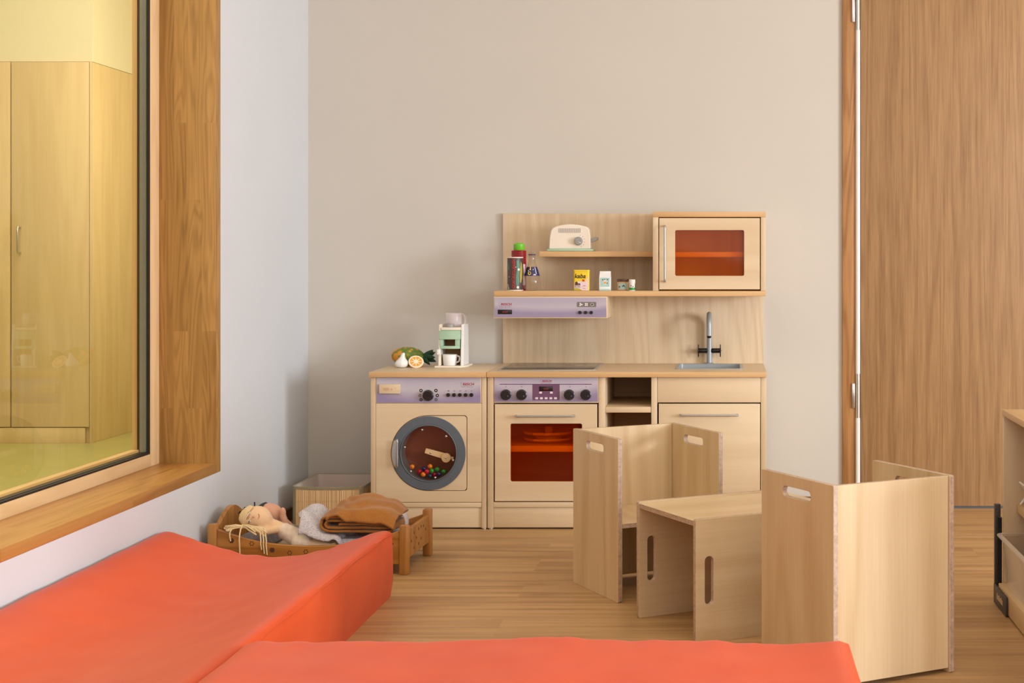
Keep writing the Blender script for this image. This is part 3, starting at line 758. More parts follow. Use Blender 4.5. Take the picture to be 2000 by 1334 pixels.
# front with a D-shaped cut-out; the door plate sits in it with a dark joint all round
cxw, czw = kx(837.3), kz(885.2)
def dshape(r, xr, rc=.010):
    pts = [(cxw+r*math.cos(R(a)), czw+r*math.sin(R(a))) for a in range(90, 271, 6)]
    for c, a0 in (((xr-rc, czw-r+rc), 270), ((xr-rc, czw+r-rc), 0)):
        pts += [(c[0]+rc*math.cos(R(a0+15*i)), c[1]+rc*math.sin(R(a0+15*i))) for i in range(7)]
    return pts
obj('front_panel', plate([(kx(734), kz(981)), (kx(940.2), kz(981)), (kx(940.2), kz(788)), (kx(734), kz(788))], .017, [dshape(.1262, kx(912.4))], .001, YK), M['birch_x'], wm)
dr = obj('porthole_door', plate(dshape(.1243, kx(911.2)), .016, [circ(cxw, czw, .0955, 64)], .001, YK+.0005), M['birch_x'], wm)
obj('porthole_ring', plate(circ(cxw, czw, .1236, 80), .0035, [circ(cxw, czw, .0962, 64)], .0008, YK-.003), M['slate'], dr)
rim = lathe([(.0962, -.0172), (.0962, .004), (.0935, .0052), (.0920, .0035), (.0920, -.0172)], (cxw, YK, czw), 64, axis='Y')
obj('porthole_rim', rim, M['slate'], dr)
obj('porthole_window', lathe([(.0921, .0), (0, .0)], (cxw, YK+.002, czw), 64, axis='Y'), M['acrylic'], dr)
bolts = [(824.3, 839.6), (871.4, 852.2), (790.2, 873.8), (885, 899), (802.3, 920.8), (849.9, 933)]
for px, py in bolts:
    obj('bolt', ell((kx(px), YK+.001, kz(py)), (.0042, .0034, .0042), 14, 10), M['steel'], dr)
hg = bmesh.new()
hp = [(cxw-.1236*math.cos(R(a)), czw+.1236*math.sin(R(a))) for a in range(-20, 21, 4)]
xe = kx(779.3)
hp = [(kx(764.6)+.0005, czw)] and hp
prof = []
nseg = 10
rows = []
for i, (hx_, hz_) in enumerate(hp):
    rows.append([hg.verts.new((hx_+(xe-hx_)*j/nseg, YK-.0035-.013*math.sin(math.pi*.5*min(1, j/nseg*1.15)), hz_*1.0+ (czw+(hz_-czw)*1.18-hz_)*j/nseg)) for j in range(nseg+1)])
for i in range(len(rows)-1):
    for j in range(nseg): hg.faces.new((rows[i][j], rows[i][j+1], rows[i+1][j+1], rows[i+1][j]))
bmesh.ops.recalc_face_normals(hg, faces=hg.faces[:])
hso = obj('handle', hg, M['steel'], dr, angle=60)
sm = hso.modifiers.new('thick', 'SOLIDIFY'); sm.thickness = .0016; sm.offset = 0
obj('drum', lathe([(.0918, -.0035), (.0915, -.066)], (cxw, YK, czw), 64, axis='Y'), M['drum_side'], wm)
obj('drum_back', lathe([(.0925, -.066), (.0925, -.070), (0, -.070)], (cxw, YK, czw), 64, axis='Y'), M['drum'], wm)
ar = plate([(kx(826.2), kz(886.8)), (kx(829.2), kz(877.3)), (kx(871), kz(888.2)), (kx(868), kz(900)) ], .007, bev=.001, y0=YK+.022)
cyl((kx(869.3), YK+.029, kz(895.7)), (kx(869.3), YK+.016, kz(895.7)), .0156, seg=28, bm=ar, bev=.001)
box(kx(876), kx(883.4), YK+.022, YK+.028, kz(899), kz(894), .001, bm=ar)
cyl((kx(838.5), YK+.029, kz(886)), (kx(838.5), YK+.066, kz(886)), .005, seg=12, bm=ar)
pa = obj('paddle', ar, M['maple'], wm)
for px, py, yy in ((838.8, 886.3, .0215), (869, 895.9, .0155)):
    obj('screw', ell((kx(px), YK+yy, kz(py)), (.0032, .002, .0032), 12, 8), M['steel'], pa)
# loose beads in the drum
def bead(m, px, py, yy, label):
    b = lathe([(.0012, .0078)]+[(.0081*math.sin(R(a)), .0081*math.cos(R(a))) for a in range(18, 170, 12)]+[(.0012, -.0078)], (kx(px), YK+yy, kz(py)), 20, axis='Y')
    obj('wooden_bead', b, M[m], label=label, cat='bead', group='wooden beads in the washing machine drum')
bead('bead_orange', 802.8, 913, .018, 'orange wooden bead lying highest at the side, above a silver bolt')
bead('bead_orange', 836, 913.6, .034, 'orange wooden bead lying on top in the middle of the heap')
bead('bead_orange', 824.6, 928.2, .018, 'orange wooden bead at the bottom of the heap with its hole showing')
bead('bead_navy', 824, 918.5, .036, 'navy wooden bead right above the lowest orange bead')
bead('bead_red', 815.7, 924, .034, 'red wooden bead on the outer edge, nearest the steel handle')
bead('bead_red', 831.7, 922.5, .018, 'red wooden bead in the middle, directly under an orange bead')
bead('bead_green', 841, 921.4, .020, 'green wooden bead touching the middle red bead')
bead('bead_green', 850.6, 919.4, .030, 'green wooden bead highest of the three green ones')
bead('bead_green', 863.4, 923.8, .030, 'green wooden bead at the far end of the heap, away from the handle')
bead('bead_navy', 855.2, 927.4, .016, 'dark navy wooden bead between the lowest silver bolt and the end green bead')
bead('bead_blue', 837, 931, .022, 'dark blue wooden bead at the very bottom of the heap')
bead('bead_red', 844.5, 929.5, .034, 'red wooden bead at the bottom, beside the lowest silver bolt')
# ================================================================ plywood cube chairs
CW, CD, CH, CT = .315, .293, .430, .0125
U = Vector((.8712, .4909, 0)); V = Vector((-.4909, .8712, 0))
def slot(c0, c1, half, r, n=6):
    """rounded slot centred between c0..c1 along the first axis, at height band r=(z0,z1)"""
    z0, z1 = r; rad = (z1-z0)/2; return rr(c0, c1, z0, z1, rad*.98, n)
def side_bm(x0):
    o = rr(-CD/2, CD/2, 0, CH, .004, 3)
    return plate(o, CT, [slot(-.056, .058, 0, (CH-.0475, CH-.0245))], .0008, x0, 'YZ', edge_mat=1)
def make_chair(label, loc, rot, group='plywood cube chairs'):
    t = thing('cube_chair', label, 'chair', loc, rot, local=True, group=group)
    for x0 in (-CW/2, CW/2-CT):
        obj('side_panel', side_bm(x0), [M['stool'], M['stool_edge']], t)
    # rest and seat are cut with local x as the thickness axis so that the ply layers show on their edges
    def board(w, h, m):
        b = plate([(-w/2, -h/2), (w/2, -h/2), (w/2, h/2), (-w/2, h/2)], CT, (), .0008, -CT/2, 'YZ', edge_mat=1)
        o = obj(m, b, [M['stool'], M['stool_edge']], t); return o
    wi = CW-2*CT-.0006
    b = board(wi, CH-.011, 'backrest'); b.location = (0, CD/2-CT/2-.0042, .010+(CH-.011)/2); b.rotation_euler = (0, 0, R(90))
    b = board(wi, CD-CT-.008, 'seat'); b.location = (0, -CT/2-.001, .2); b.rotation_euler = (R(90), 0, R(90)); b.rotation_euler = Matrix(((0, 1, 0), (0, 0, 1), (1, 0, 0))).to_euler()
    return t
aU = math.atan2(U.y, U.x)
c1 = Vector((-.286, 3.949, 0))+U*CW/2+V*CD/2
make_chair('upright birch plywood cube chair in front of the toy oven, its seat visible', c1, aU)
c3 = Vector((.2215, 3.133, 0))+U*CW/2+V*CD/2
make_chair('birch plywood cube chair seen from its pale back, behind the straight orange mat', c3, aU+math.pi)
mid = Vector((-.1506, 3.6555, 0))
rot = Matrix((tuple(-V), (0, 0, 1), tuple(-U))).transposed()      # local x, y, z axes of the tipped chair
t2 = make_chair('birch plywood cube chair tipped onto its front, flat top like a low table', mid+U*CH+Vector((0, 0, CD/2)), rot)

# ================================================================ orange foam mats
def wave_mat(x0, x1, y0, y1, h, dip, name, label, seed, edge=.010):
    """soft vinyl block whose top sags between its two long sides"""
    def top(u, v):
        x = x0+(x1-x0)*u; y = y0+(y1-y0)*v
        d = dip(u, v)
        ex = min(u*(x1-x0), (1-u)*(x1-x0), .03)/.03; ey = min((1-v)*(y1-y0), v*(y1-y0), .03)/.03
        rnd = edge*.75*((1-ex)**2.2+(1-ey)**2.2)
        n = noise.noise(Vector((x*7+seed, y*7, 0)))*.0022+noise.noise(Vector((x*22+seed, y*9, 3)))*.0010
        pk = .0045*noise.noise(Vector((x*26, seed, 1)))*max(0, 1-(1-v)*(y1-y0)/.10)       # puckers along the far edge
        return Vector((x, y, max(.02, h-d-rnd+n+pk)))
    nu, nv = 64, 110
    b = sheet(top, nu, nv)
    b.verts.ensure_lookup_table()
    idx = lambda i, j: b.verts[i*(nv+1)+j]
    ring = [idx(i, 0) for i in range(nu)]+[idx(nu, j) for j in range(nv)]+[idx(i, nv) for i in range(nu, 0, -1)]+[idx(0, j) for j in range(nv, 0, -1)]
    prev = ring
    cx, cy = (x0+x1)/2, (y0+y1)/2
    for f in (.75, .5, .25, .0):
        cur = []
        for v in ring:
            bul = .003*math.sin(math.pi*f)+.0018*noise.noise(Vector((v.co.x*12, v.co.y*12, f*2+seed)))
            dx = 1 if v.co.x > x1-1e-4 else (-1 if v.co.x < x0+1e-4 else 0); dy = 1 if v.co.y > y1-1e-4 else (-1 if v.co.y < y0+1e-4 else 0)
            r0 = .010 if f == 0 else 0
            if x0 < -1.45 and dx < 0: bul = 0
            cur.append(b.verts.new((v.co.x+dx*(bul-r0*.3), v.co.y+dy*(bul-r0*.3), v.co.z*f)))
        for k in range(len(ring)):
            k2 = (k+1) % len(ring); b.faces.new((prev[k], prev[k2], cur[k2], cur[k]))
        prev = cur
    b.faces.new(prev)
    bmesh.ops.recalc_face_normals(b, faces=b.faces[:])
    o = obj(name, b, M['vinyl'], label=label, cat='foam mat', angle=70)
    return o
def dipA(u, v):
    s = math.sin(math.pi*min(1, max(0, u)))
    return .072*s**1.35*(1-.35*(1-v))-.012*max(0, 1-v)*u
mA = wave_mat(-1.510, -.897, 1.75, 4.03, .1815, dipA, 'foam_mat', 'orange vinyl foam mat with a sagging trough, along the white window wall', 2.0)
mB = wave_mat(-.882, .2235, 1.75, 2.786, .199, lambda u, v: .004*math.sin(u*9)+.002*math.sin(u*23)-.003, 'foam_mat', 'straight orange vinyl foam block in front of the plywood chairs', 9.0)
sm_ = tube([(-.8965, 4.02-.02*i, .166+.002*math.sin(i*.4)+.006*min(1, i/6)) for i in range(0, 60)], .0016, 6)
obj('seam', sm_, M['vinyl'], mA)

# ================================================================ doll's bed and what lies in it
BL, BW, BA = .278, .139, R(-2.2)
bed_c = Vector((-1.196, 4.461, 0))
bed = thing('doll_bed', 'small honey pine doll bed with burnt flower prints, beside the orange mat', 'doll bed', bed_c, BA, local=True)
for sx in (-1, 1):
    for sy in (-1, 1):
        p = box(sx*BL-.013, sx*BL+.013, sy*BW-.013, sy*BW+.013, .0, .1415, .004, 2)
        obj('bed_post', p, M['bed_post'], bed)
def side_top(x): return .084+.046*(1-math.cos(math.pi*(x/(BL-.013))))/2*1.0 if True else 0
for sy in (-1, 1):
    n = 28; xs_ = [-(BL-.0135)+2*(BL-.0135)*i/n for i in range(n+1)]
    ol = [(x, .080+.046*abs(x/(BL-.013))**2.2) for x in xs_]
    ol = [(xs_[0], .030)]+ol+[(xs_[-1], .030)]
    sb = obj('side_board', plate(ol[::-1], .013, (), .001, sy*BW-.0065), M['bed'], bed)
    if sy < 0:
        yb = sy*BW-.0065
        def flower(px, pz, big):
            b = bmesh.new()
            for k in range(6):
                a = k*math.pi/3
                if big: join(b, chip(circ(px+.0050*math.cos(a), pz+.0050*math.sin(a), .0028, 10), yb, .0004))
                else: join(b, chip(circ(px+.0055*math.cos(a), pz+.0055*math.sin(a), .0020, 8), yb, .0004))
            if big: join(b, chip(circ(px, pz, .0042, 12), yb, .0006))
            obj('flower_print', b, M['bed_print'], sb, smooth=False)
        for fx, fz, bg in ((-.222, .094, True), (-.163, .086, False), (-.104, .068, True), (-.053, .060, False), (-.006, .064, False), (.06, .06, True), (.12, .07, False), (.19, .075, True), (.240, .088, True)):
            flower(fx, fz, bg)
hb_ = [(-BW+.0135, .035)]+[(-(BW-.0135)+2*(BW-.0135)*i/30, .128+.044*math.sin(math.pi*i/30)**1.5) for i in range(31)]+[(BW-.0135, .035)]
obj('headboard', plate(hb_[::-1], .013, (), .001, -BL-.0065, 'YZ'), M['bed_post'], bed)
fb_ = [(-BW+.0135, .042), (BW-.0135, .042), (BW-.0135, .123), (-BW+.0135, .123)]
holes = []
for hy, hz in ((-.085, .085), (-.055, .105), (-.055, .060), (-.025, .082), (0, .108), (.03, .108), (.03, .072), (0, .058), (.06, .104), (.085, .09)):
    holes.append(circ(hy, hz, .0042, 10))
ftb = obj('footboard', plate(fb_, .013, (), .001, BL-.0065, 'YZ'), M['bed_post'], bed)
for hy, hz in ((-.085, .085), (-.055, .105), (-.055, .060), (-.025, .084), (.0, .106), (.03, .108), (.03, .072), (0, .062), (.06, .104), (.085, .09)):
    b = bmesh.new()
    for k in range(5):
        a = k*math.tau/5+.3
        join(b, plate(circ(hy+.0034*math.cos(a), hz+.0034*math.sin(a), .0013, 8), .0005, (), 0, BL+.0064, 'YZ'))
    join(b, plate(circ(hy, hz, .0022, 8), .0005, (), 0, BL+.0064, 'YZ'))
    obj('flower_print', b, M['bed_print'], ftb, smooth=False)
obj('bed_base', box(-BL+.008, BL-.008, -BW+.0068, BW-.0068, .034, .044, .001), M['bed'], bed)
obj('mattress', box(-BL+.0085, BL-.0085, -BW+.008, BW-.008, .0445, .054, .004, 3), M['sheet'], bed)
RB = Matrix.Translation(bed_c) @ Matrix.Rotation(BA, 4, 'Z')
def inb(px, py, Y):                                       # pixel and depth -> bed coordinates
    return RB.inverted() @ at(px, py, Y)
def soft(name, blobs, mat, parent, voxel=.0035, smooth_n=6, **kw):
    """one continuous stuffed-cloth surface from overlapping balls and tapered limbs"""
    b = bmesh.new()
    for q in blobs:
        if q[0] == 'e': ell(q[1], q[2], 20, 12, bm=b, rot=q[3] if len(q) > 3 else None)
        else:
            p0, p1, r0, r1 = Vector(q[1]), Vector(q[2]), q[3], q[4]
            n = max(3, int((p1-p0).length/(min(r0, r1)*.55)))
            for i in range(n+1):
                f = i/n; ell(p0.lerp(p1, f), [r0+(r1-r0)*f]*3, 14, 9, bm=b)
    o = obj(name, b, mat, parent, **kw)
    m = o.modifiers.new('remesh', 'REMESH'); m.mode = 'VOXEL'; m.voxel_size = voxel; m.use_smooth_shade = True
    s = o.modifiers.new('smooth', 'SMOOTH'); s.iterations = smooth_n; s.factor = .5
    return o
# pillow under the heads
def pil(u, v, top):
    a = (1-abs(2*u-1)**3.0)*(1-abs(2*v-1)**3.0)
    return Vector((-.262+.115*u, -.118+.236*v, .0605+.016*a+(.016*a if top else -.0155*a)))
pb = sheet(lambda u, v: pil(u, v, True), 16, 24); pb2 = sheet(lambda u, v: pil(u, v, False), 16, 24)
join(pb, pb2); bmesh.ops.remove_doubles(pb, verts=pb.verts, dist=.0006); bmesh.ops.recalc_face_normals(pb, faces=pb.faces[:])
xform(pb, RB)
obj('pillow', pb, M['pillow'], label='small mottled grey pillow at the head end of the doll bed', cat='pillow', angle=80)
# blonde doll in front
hd_c = inb(501, 1011, 4.385)
D = Matrix.Identity(4)
dl = thing('rag_doll', 'peach cloth rag doll with cream yarn hair lying in the doll bed', 'doll', tuple(RB @ Vector((hd_c.x+.1, hd_c.y, .06))))
def wb(p): return RB @ Vector(p)
hx_, hy_, hz_ = hd_c
tor0 = Vector((hx_+.050, hy_+.006, hz_-.024)); tor1 = Vector((hx_+.125, hy_+.004, .088))
body = [('e', wb((hx_, hy_, hz_)), (.042, .035, .034), Matrix.Rotation(R(-10), 3, 'Y')),
        ('e', wb((hx_+.018, hy_-.004, hz_-.006)), (.030, .031, .030)),
        ('c', wb((hx_+.034, hy_, hz_-.012)), wb(tor0), .0115, .014),
        ('c', wb(tor0), wb(tor1), .0185, .0255),
        ('c', wb((hx_+.062, hy_-.022, hz_-.030)), wb((hx_+.028, hy_-.033, hz_-.036)), .0115, .0105),
        ('e', wb((hx_+.020, hy_-.034, hz_-.034)), (.0125, .0105, .0115)),
        ('c', wb((hx_+.062, hy_+.026, hz_-.030)), wb((hx_+.115, hy_+.036, .080)), .0115, .010),
        ('c', wb((hx_+.130, hy_-.012, .080)), wb((hx_+.225, hy_-.022, .070)), .016, .011),
        ('c', wb((hx_+.130, hy_+.016, .080)), wb((hx_+.225, hy_+.022, .070)), .016, .011),
        ('e', wb((hx_+.237, hy_-.024, .071)), (.012, .011, .013)), ('e', wb((hx_+.237, hy_+.023, .071)), (.012, .011, .013))]
soft('body', body, M['skin_doll'], dl)
romper = [('c', wb(tor0.lerp(tor1, .42)), wb(tor1), .0242, .0278), ('c', wb((hx_+.128, hy_-.012, .080)), wb((hx_+.150, hy_-.015, .079)), .0205, .0200),
          ('c', wb((hx_+.128, hy_+.016, .080)), wb((hx_+.150, hy_+.018, .079)), .0205, .0195)]
soft('romper', romper, M['doll_top'], dl, .003, 4)
def face_pt(u, w, lift=1.0):
    """point on the head: u along the body axis (chin positive), w up the cheek; the face is turned to the room"""
    d = Vector((u, -.95+.2*w, .22+.95*w)).normalized()
    return wb((hx_+d.x*.0425*lift, hy_+d.y*.0355*lift, hz_+d.z*.0345*lift))
for w_ in (.36, -.36):
    e1 = obj('eye', ell(face_pt(-.24, w_), (.0044, .0036, .0040), 14, 9), M['eye_white'], dl)
    obj('pupil', ell(face_pt(-.235, w_, 1.055), (.0037, .0026, .0034), 12, 8), M['eye'], e1)
obj('nose', ell(face_pt(.08, .02, 1.0), (.0036, .0036, .0036), 12, 8), M['skin_doll_pink'], dl)
obj('mouth', tube([face_pt(.40+.08*math.cos(math.pi*(i/8-.5)), .30-.46*i/8, 1.01) for i in range(9)], .0010, 6), M['smile'], dl)
random.seed(11)
hair = bmesh.new()
cap0 = Vector((hx_, hy_, hz_))
def hsurf(az, el, k=1.04):                                # az about the body axis, el towards the crown (-x)
    d = Vector((-math.sin(el), math.cos(el)*math.cos(az), math.cos(el)*math.sin(az)))
    return Vector((hx_+d.x*.0435*k, hy_+d.y*.0365*k, hz_+d.z*.0355*k))
tie = Vector((hx_-.027, hy_-.036, hz_-.021))              # where the strands are gathered
capb = bmesh.new(); bmesh.ops.create_uvsphere(capb, u_segments=28, v_segments=18, radius=1)
bmesh.ops.delete(capb, geom=[v for v in capb.verts if v.co.x > -.22-.10*v.co.z], context='VERTS')
for v in capb.verts: v.co = wb((hx_+v.co.x*.0432, hy_+v.co.y*.0362, hz_+v.co.z*.0352))
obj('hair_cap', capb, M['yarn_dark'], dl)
td = Vector(((tie.x-hx_)/.0435, (tie.y-hy_)/.0365, (tie.z-hz_)/.0355)).normalized()
for i in range(50):                                       # fringe: from a parting over the top of the head down to the tie
    f = i/49
    el_ = R(4+80*f+random.uniform(-3, 3)); az = R(100+random.uniform(-8, 22)) if i % 4 else R(random.uniform(125, 200))
    d0 = Vector((-math.sin(el_), math.cos(el_)*math.cos(az), math.cos(el_)*math.sin(az)))
    wv = random.uniform(-.05, .05); q = []
    for k in range(10):
        g_ = k/9; d = d0.lerp(td, g_).normalized(); d.x += wv*math.sin(math.pi*g_); kk = 1.05+.04*random.random()*math.sin(math.pi*g_)+.10*max(0, g_-.75)
        q.append(wb((hx_+d.x*.0435*kk, hy_+d.y*.0365*kk, hz_+d.z*.0355*kk)))
    q.append(wb(tie+Vector((random.uniform(-.007, .007), random.uniform(-.004, .002), random.uniform(-.005, .005)))))
    tube(q, .0025, 6, bm=hair)
def rail_top(x): return .080+.046*min(1, abs(x/(BL-.013)))**2.2
def over_rail(p): return Vector((max(p.x, -.244), p.y, max(p.z, rail_top(p.x)+.0045) if p.y < -.127 else p.z))
for i in range(22):                                       # loose ends lying over the bed rail
    s = -1 if i < 10 else 1
    L = random.uniform(.035, .070)
    p0 = tie+Vector((random.uniform(-.008, .008), -.002, random.uniform(-.004, .004)))
    q = [p0, p0+Vector((s*L*.35, -.008, .004)), p0+Vector((s*L*.75, -.012-random.random()*.006, random.uniform(-.006, .003))), p0+Vector((s*L+(.0 if s < 0 else .01), -.013-random.random()*.008, random.uniform(-.022, -.006)))]
    tube([wb(over_rail(x)) for x in q], .0023, 6, bm=hair)
for dx, L in ((.0, .066), (.070, .034), (.078, .036), (.062, .024), (-.028, .022)):      # strands hanging down outside
    p0 = tie+Vector((dx*.6, -.004, .002)); yb_ = -BW-.0105
    top = -.0
    zt_ = .080+.046*abs((tie.x+dx)/(BL-.013))**2.2+.0025
    q = [p0, Vector((tie.x+dx*.9, (p0.y+yb_)/2, max(zt_+.006, p0.z-.004))), Vector((tie.x+dx, yb_+.004, zt_+.003)), Vector((tie.x+dx+.001, yb_-.001, zt_-.008)), Vector((tie.x+dx+.002, yb_, zt_-L*.6)), Vector((tie.x+dx+.0035, yb_, zt_-L))]
    tube([wb(x) for x in q], .0021, 6, bm=hair)
obj('yarn_hair', hair, M['yarn'], dl, angle=80)
# second doll behind
h2 = inb(530, 1003, 4.475)
d2 = thing('rag_doll', 'pink cloth rag doll with dark hair, behind the blonde one, one arm raised', 'doll', tuple(RB @ Vector((h2.x+.08, h2.y, .06))))
x2, y2, z2 = h2
body2 = [('e', wb((x2-.006, y2, z2-.002)), (.040, .033, .033)), ('c', wb((x2+.03, y2, z2-.018)), wb((x2+.062, y2, .088)), .014, .022),
              ('c', wb((x2+.062, y2-.004, .088)), wb((x2+.15, y2, .082)), .024, .026),
              ('c', wb((x2+.062, y2-.028, .096)), wb(tuple(inb(553, 1009, 4.45))), .011, .0105), ('e', wb(tuple(inb(552.5, 1000, 4.45))), (.0095, .009, .0145)),
              ('c', wb((x2+.15, y2-.014, .078)), wb((x2+.24, y2-.02, .071)), .014, .011), ('c', wb((x2+.15, y2+.016, .078)), wb((x2+.24, y2+.022, .071)), .014, .011)]
soft('body', body2, M['skin_doll_pink'], d2)
shirt2 = [('c', wb((x2+.056, y2-.002, .089)), wb((x2+.15, y2, .083)), .0258, .0285), ('c', wb((x2+.064, y2-.026, .095)), wb((x2+.070, y2-.034, .098)), .0145, .0140)]
soft('shirt', shirt2, M['doll_grey'], d2, .003, 4)
h = bmesh.new()
for i in range(26):
    az = R(-20+220*i/25); q = []
    for k in range(6):
        el_ = R(88-72*k/5); d = Vector((-math.sin(el_), math.cos(el_)*math.cos(az), math.cos(el_)*math.sin(az)))
        q.append(wb((x2-.006+d.x*.0425, y2+d.y*.0352, z2-.002+d.z*.0350)))
    tube(q, .0024, 6, bm=h)
for px, py, qx, qy in ((496.5, 989, 497, 980.5), (489, 990.5, 477, 991.5), (470, 995, 466, 1003)):
    a, b_ = wb(tuple(inb(px, py+3, 4.465))), wb(tuple(inb(qx, qy, 4.465)))
    tube([a, a.lerp(b_, .5)+Vector((.001, 0, .001)), b_], .0022, 6, bm=h)
obj('dark_hair', h, M['dark_hair'], d2, angle=80)

# grey knitted blanket thrown over the dolls' legs; its height follows the bodies under it
SPH = []
for lst in (body, romper, body2, shirt2):
    for q in lst:
        if q[0] == 'e': SPH.append((RB.inverted() @ Vector(q[1]), max(q[2])))
        else:
            a_, b_ = RB.inverted() @ Vector(q[1]), RB.inverted() @ Vector(q[2])
            for k in range(9): SPH.append((a_.lerp(b_, k/8), q[3]+(q[4]-q[3])*k/8))
def under(x, y, pad=.005):
    h_ = .058
    for c, r in SPH:
        d2_ = (c.x-x)**2+(c.y-y)**2; rr2 = (r+pad)**2
        if d2_ < rr2: h_ = max(h_, c.z+math.sqrt(rr2-d2_))
    return h_
def knit_h(x, y):
    """smoothed top of the cloth at bed coordinates x, y"""
    hs = [under(x+dx, y+dy, .009) for dx in (-.012, 0, .012) for dy in (-.012, 0, .012)]
    base = max(under(x, y, .006), sum(hs)/9)
    n = noise.noise(Vector((x*18, y*18, 4.)))*.0045+noise.noise(Vector((x*42, y*36, 1.)))*.002
    hump = .046*math.exp(-((x+.022)/.050)**2-((y+.005)/.080)**2)+.020*math.exp(-((x+.02)/.06)**2-((y+.085)/.03)**2)
    z = max(base+.003, base+.010+hump+n, .088*(1 if abs(y) < .095 else 0))
    k = min(1, max(0, (x-.012)/.03)); return z*(1-k)+min(z, .1055+.4*n)*k
def knit_pt(u, v):
    y = -.121+.242*v
    x0_ = -.036-.032*v-.012*math.sin(math.pi*v)+.008*math.sin(v*9)
    x = x0_+(.250-x0_)*u
    z = knit_h(x, y)
    return RB @ Vector((x, y, z))
kb = sheet(knit_pt, 84, 60)
kn_ = obj('knitted_blanket', kb, M['knit'], label='speckled grey knitted blanket over the dolls, under the mustard one', cat='blanket', angle=80)
s = kn_.modifiers.new('thick', 'SOLIDIFY'); s.thickness = .004; s.offset = 1
# mustard blanket: folded into layers with a round fold on the left
def must():
    x_l, x_r = .022, .244
    def run(z0, l2r, lo, hi, n=16):
        xs = [lo+(hi-lo)*i/n for i in range(n+1)]
        if not l2r: xs = xs[::-1]
        return [(x_, z0) for x_ in xs]
    pts = run(.022, True, x_l+.055, x_r-.02)
    pts += [(x_r-.02+.007*math.sin(math.pi*i/6), .0275-.0055*math.cos(math.pi*i/6)) for i in range(1, 6)]
    pts += run(.033, False, x_l+.03, x_r-.02)
    pts += [(x_l+.03-.0135*math.sin(math.pi*i/8), .022+.011*math.cos(math.pi*i/8)) for i in range(1, 8)]
    pts += run(.011, True, x_l+.03, x_r-.014)
    pts += [(x_r-.014+.007*math.sin(math.pi*i/6), .0055+.0055*math.cos(math.pi*i/6)) for i in range(1, 6)]
    pts += run(.0, False, x_l+.03, x_r-.014)
    pts += [(x_l+.03-.027*math.sin(math.pi*i/10), .022-.022*math.cos(math.pi*i/10)) for i in range(1, 10)]
    pts += run(.044, True, x_l+.03, x_r-.03)
    return pts
mp = must()
def must_pt(u, v):
    f = u*(len(mp)-1); i = min(int(f), len(mp)-2); f -= i
    x = mp[i][0]+(mp[i+1][0]-mp[i][0])*f; z = mp[i][1]+(mp[i+1][1]-mp[i][1])*f
    y = -.112+.168*v
    n = noise.noise(Vector((x*22, y*9+z*14, 2)))*.0030+noise.noise(Vector((x*45, y*20, z*60)))*.0012
    xx, yy = x+.005*noise.noise(Vector((y*18, z*60, 5))), y+.006*noise.noise(Vector((x*9, z*90, 1)))
    return RB @ Vector((xx, yy, .1165+.006*max(0, (.05-x)/.05)+z*(.95+.20*math.sin(math.pi*v))+n*min(1, .4+z*40)))
mb = sheet(must_pt, 170, 26)
ms = obj('folded_blanket', mb, M['mustard'], label='mustard brown fleece blanket folded in layers on the grey one', cat='blanket', angle=80)
s = ms.modifiers.new('thick', 'SOLIDIFY'); s.thickness = .0062; s.offset = 0
# loose top fold, humped, with its hem hanging over the front
def flap_pt(u, v):
    x = .046+.192*u; y = -.126+.190*v
    hump = .030*math.exp(-((x-.120)/.070)**2-((y-.03)/.085)**2)
    n = noise.noise(Vector((x*26, y*14, 9)))*.0042+noise.noise(Vector((x*60, y*26, 2)))*.0012
    fold = .0050*math.sin((x*1.4+y)*95)*max(0, 1-u*2.6)+.0022*math.sin((x*.5-y)*80)
    z = .1165+.0535+hump*.85+n+fold
    dr_ = max(0, 1-v/.16); z -= .027*dr_**1.3*(0.25+.75*min(1, max(0, (u-.16)/.12)))
    y += .020*dr_**1.5*0
    z -= .022*max(0, (u-.80)/.20)**1.6
    z -= .014*max(0, 1-u/.16)**1.4
    return RB @ Vector((x+.010*(v-.5)*-1*.6, y, z))
fl = sheet(flap_pt, 60, 46)
fo = obj('top_fold', fl, M['mustard'], ms, angle=80)
s = fo.modifiers.new('thick', 'SOLIDIFY'); s.thickness = .006; s.offset = 1
tag_b = sheet(lambda u, v: RB @ Vector((.2545+.008*math.sin(math.pi*u)+.002*v, -.075+.028*v, .104+.056*u+.004*math.sin(3*u))), 14, 4)
tg = obj('blanket_corner', tag_b, M['knit'], kn_)
s = tg.modifiers.new('thick', 'SOLIDIFY'); s.thickness = .003

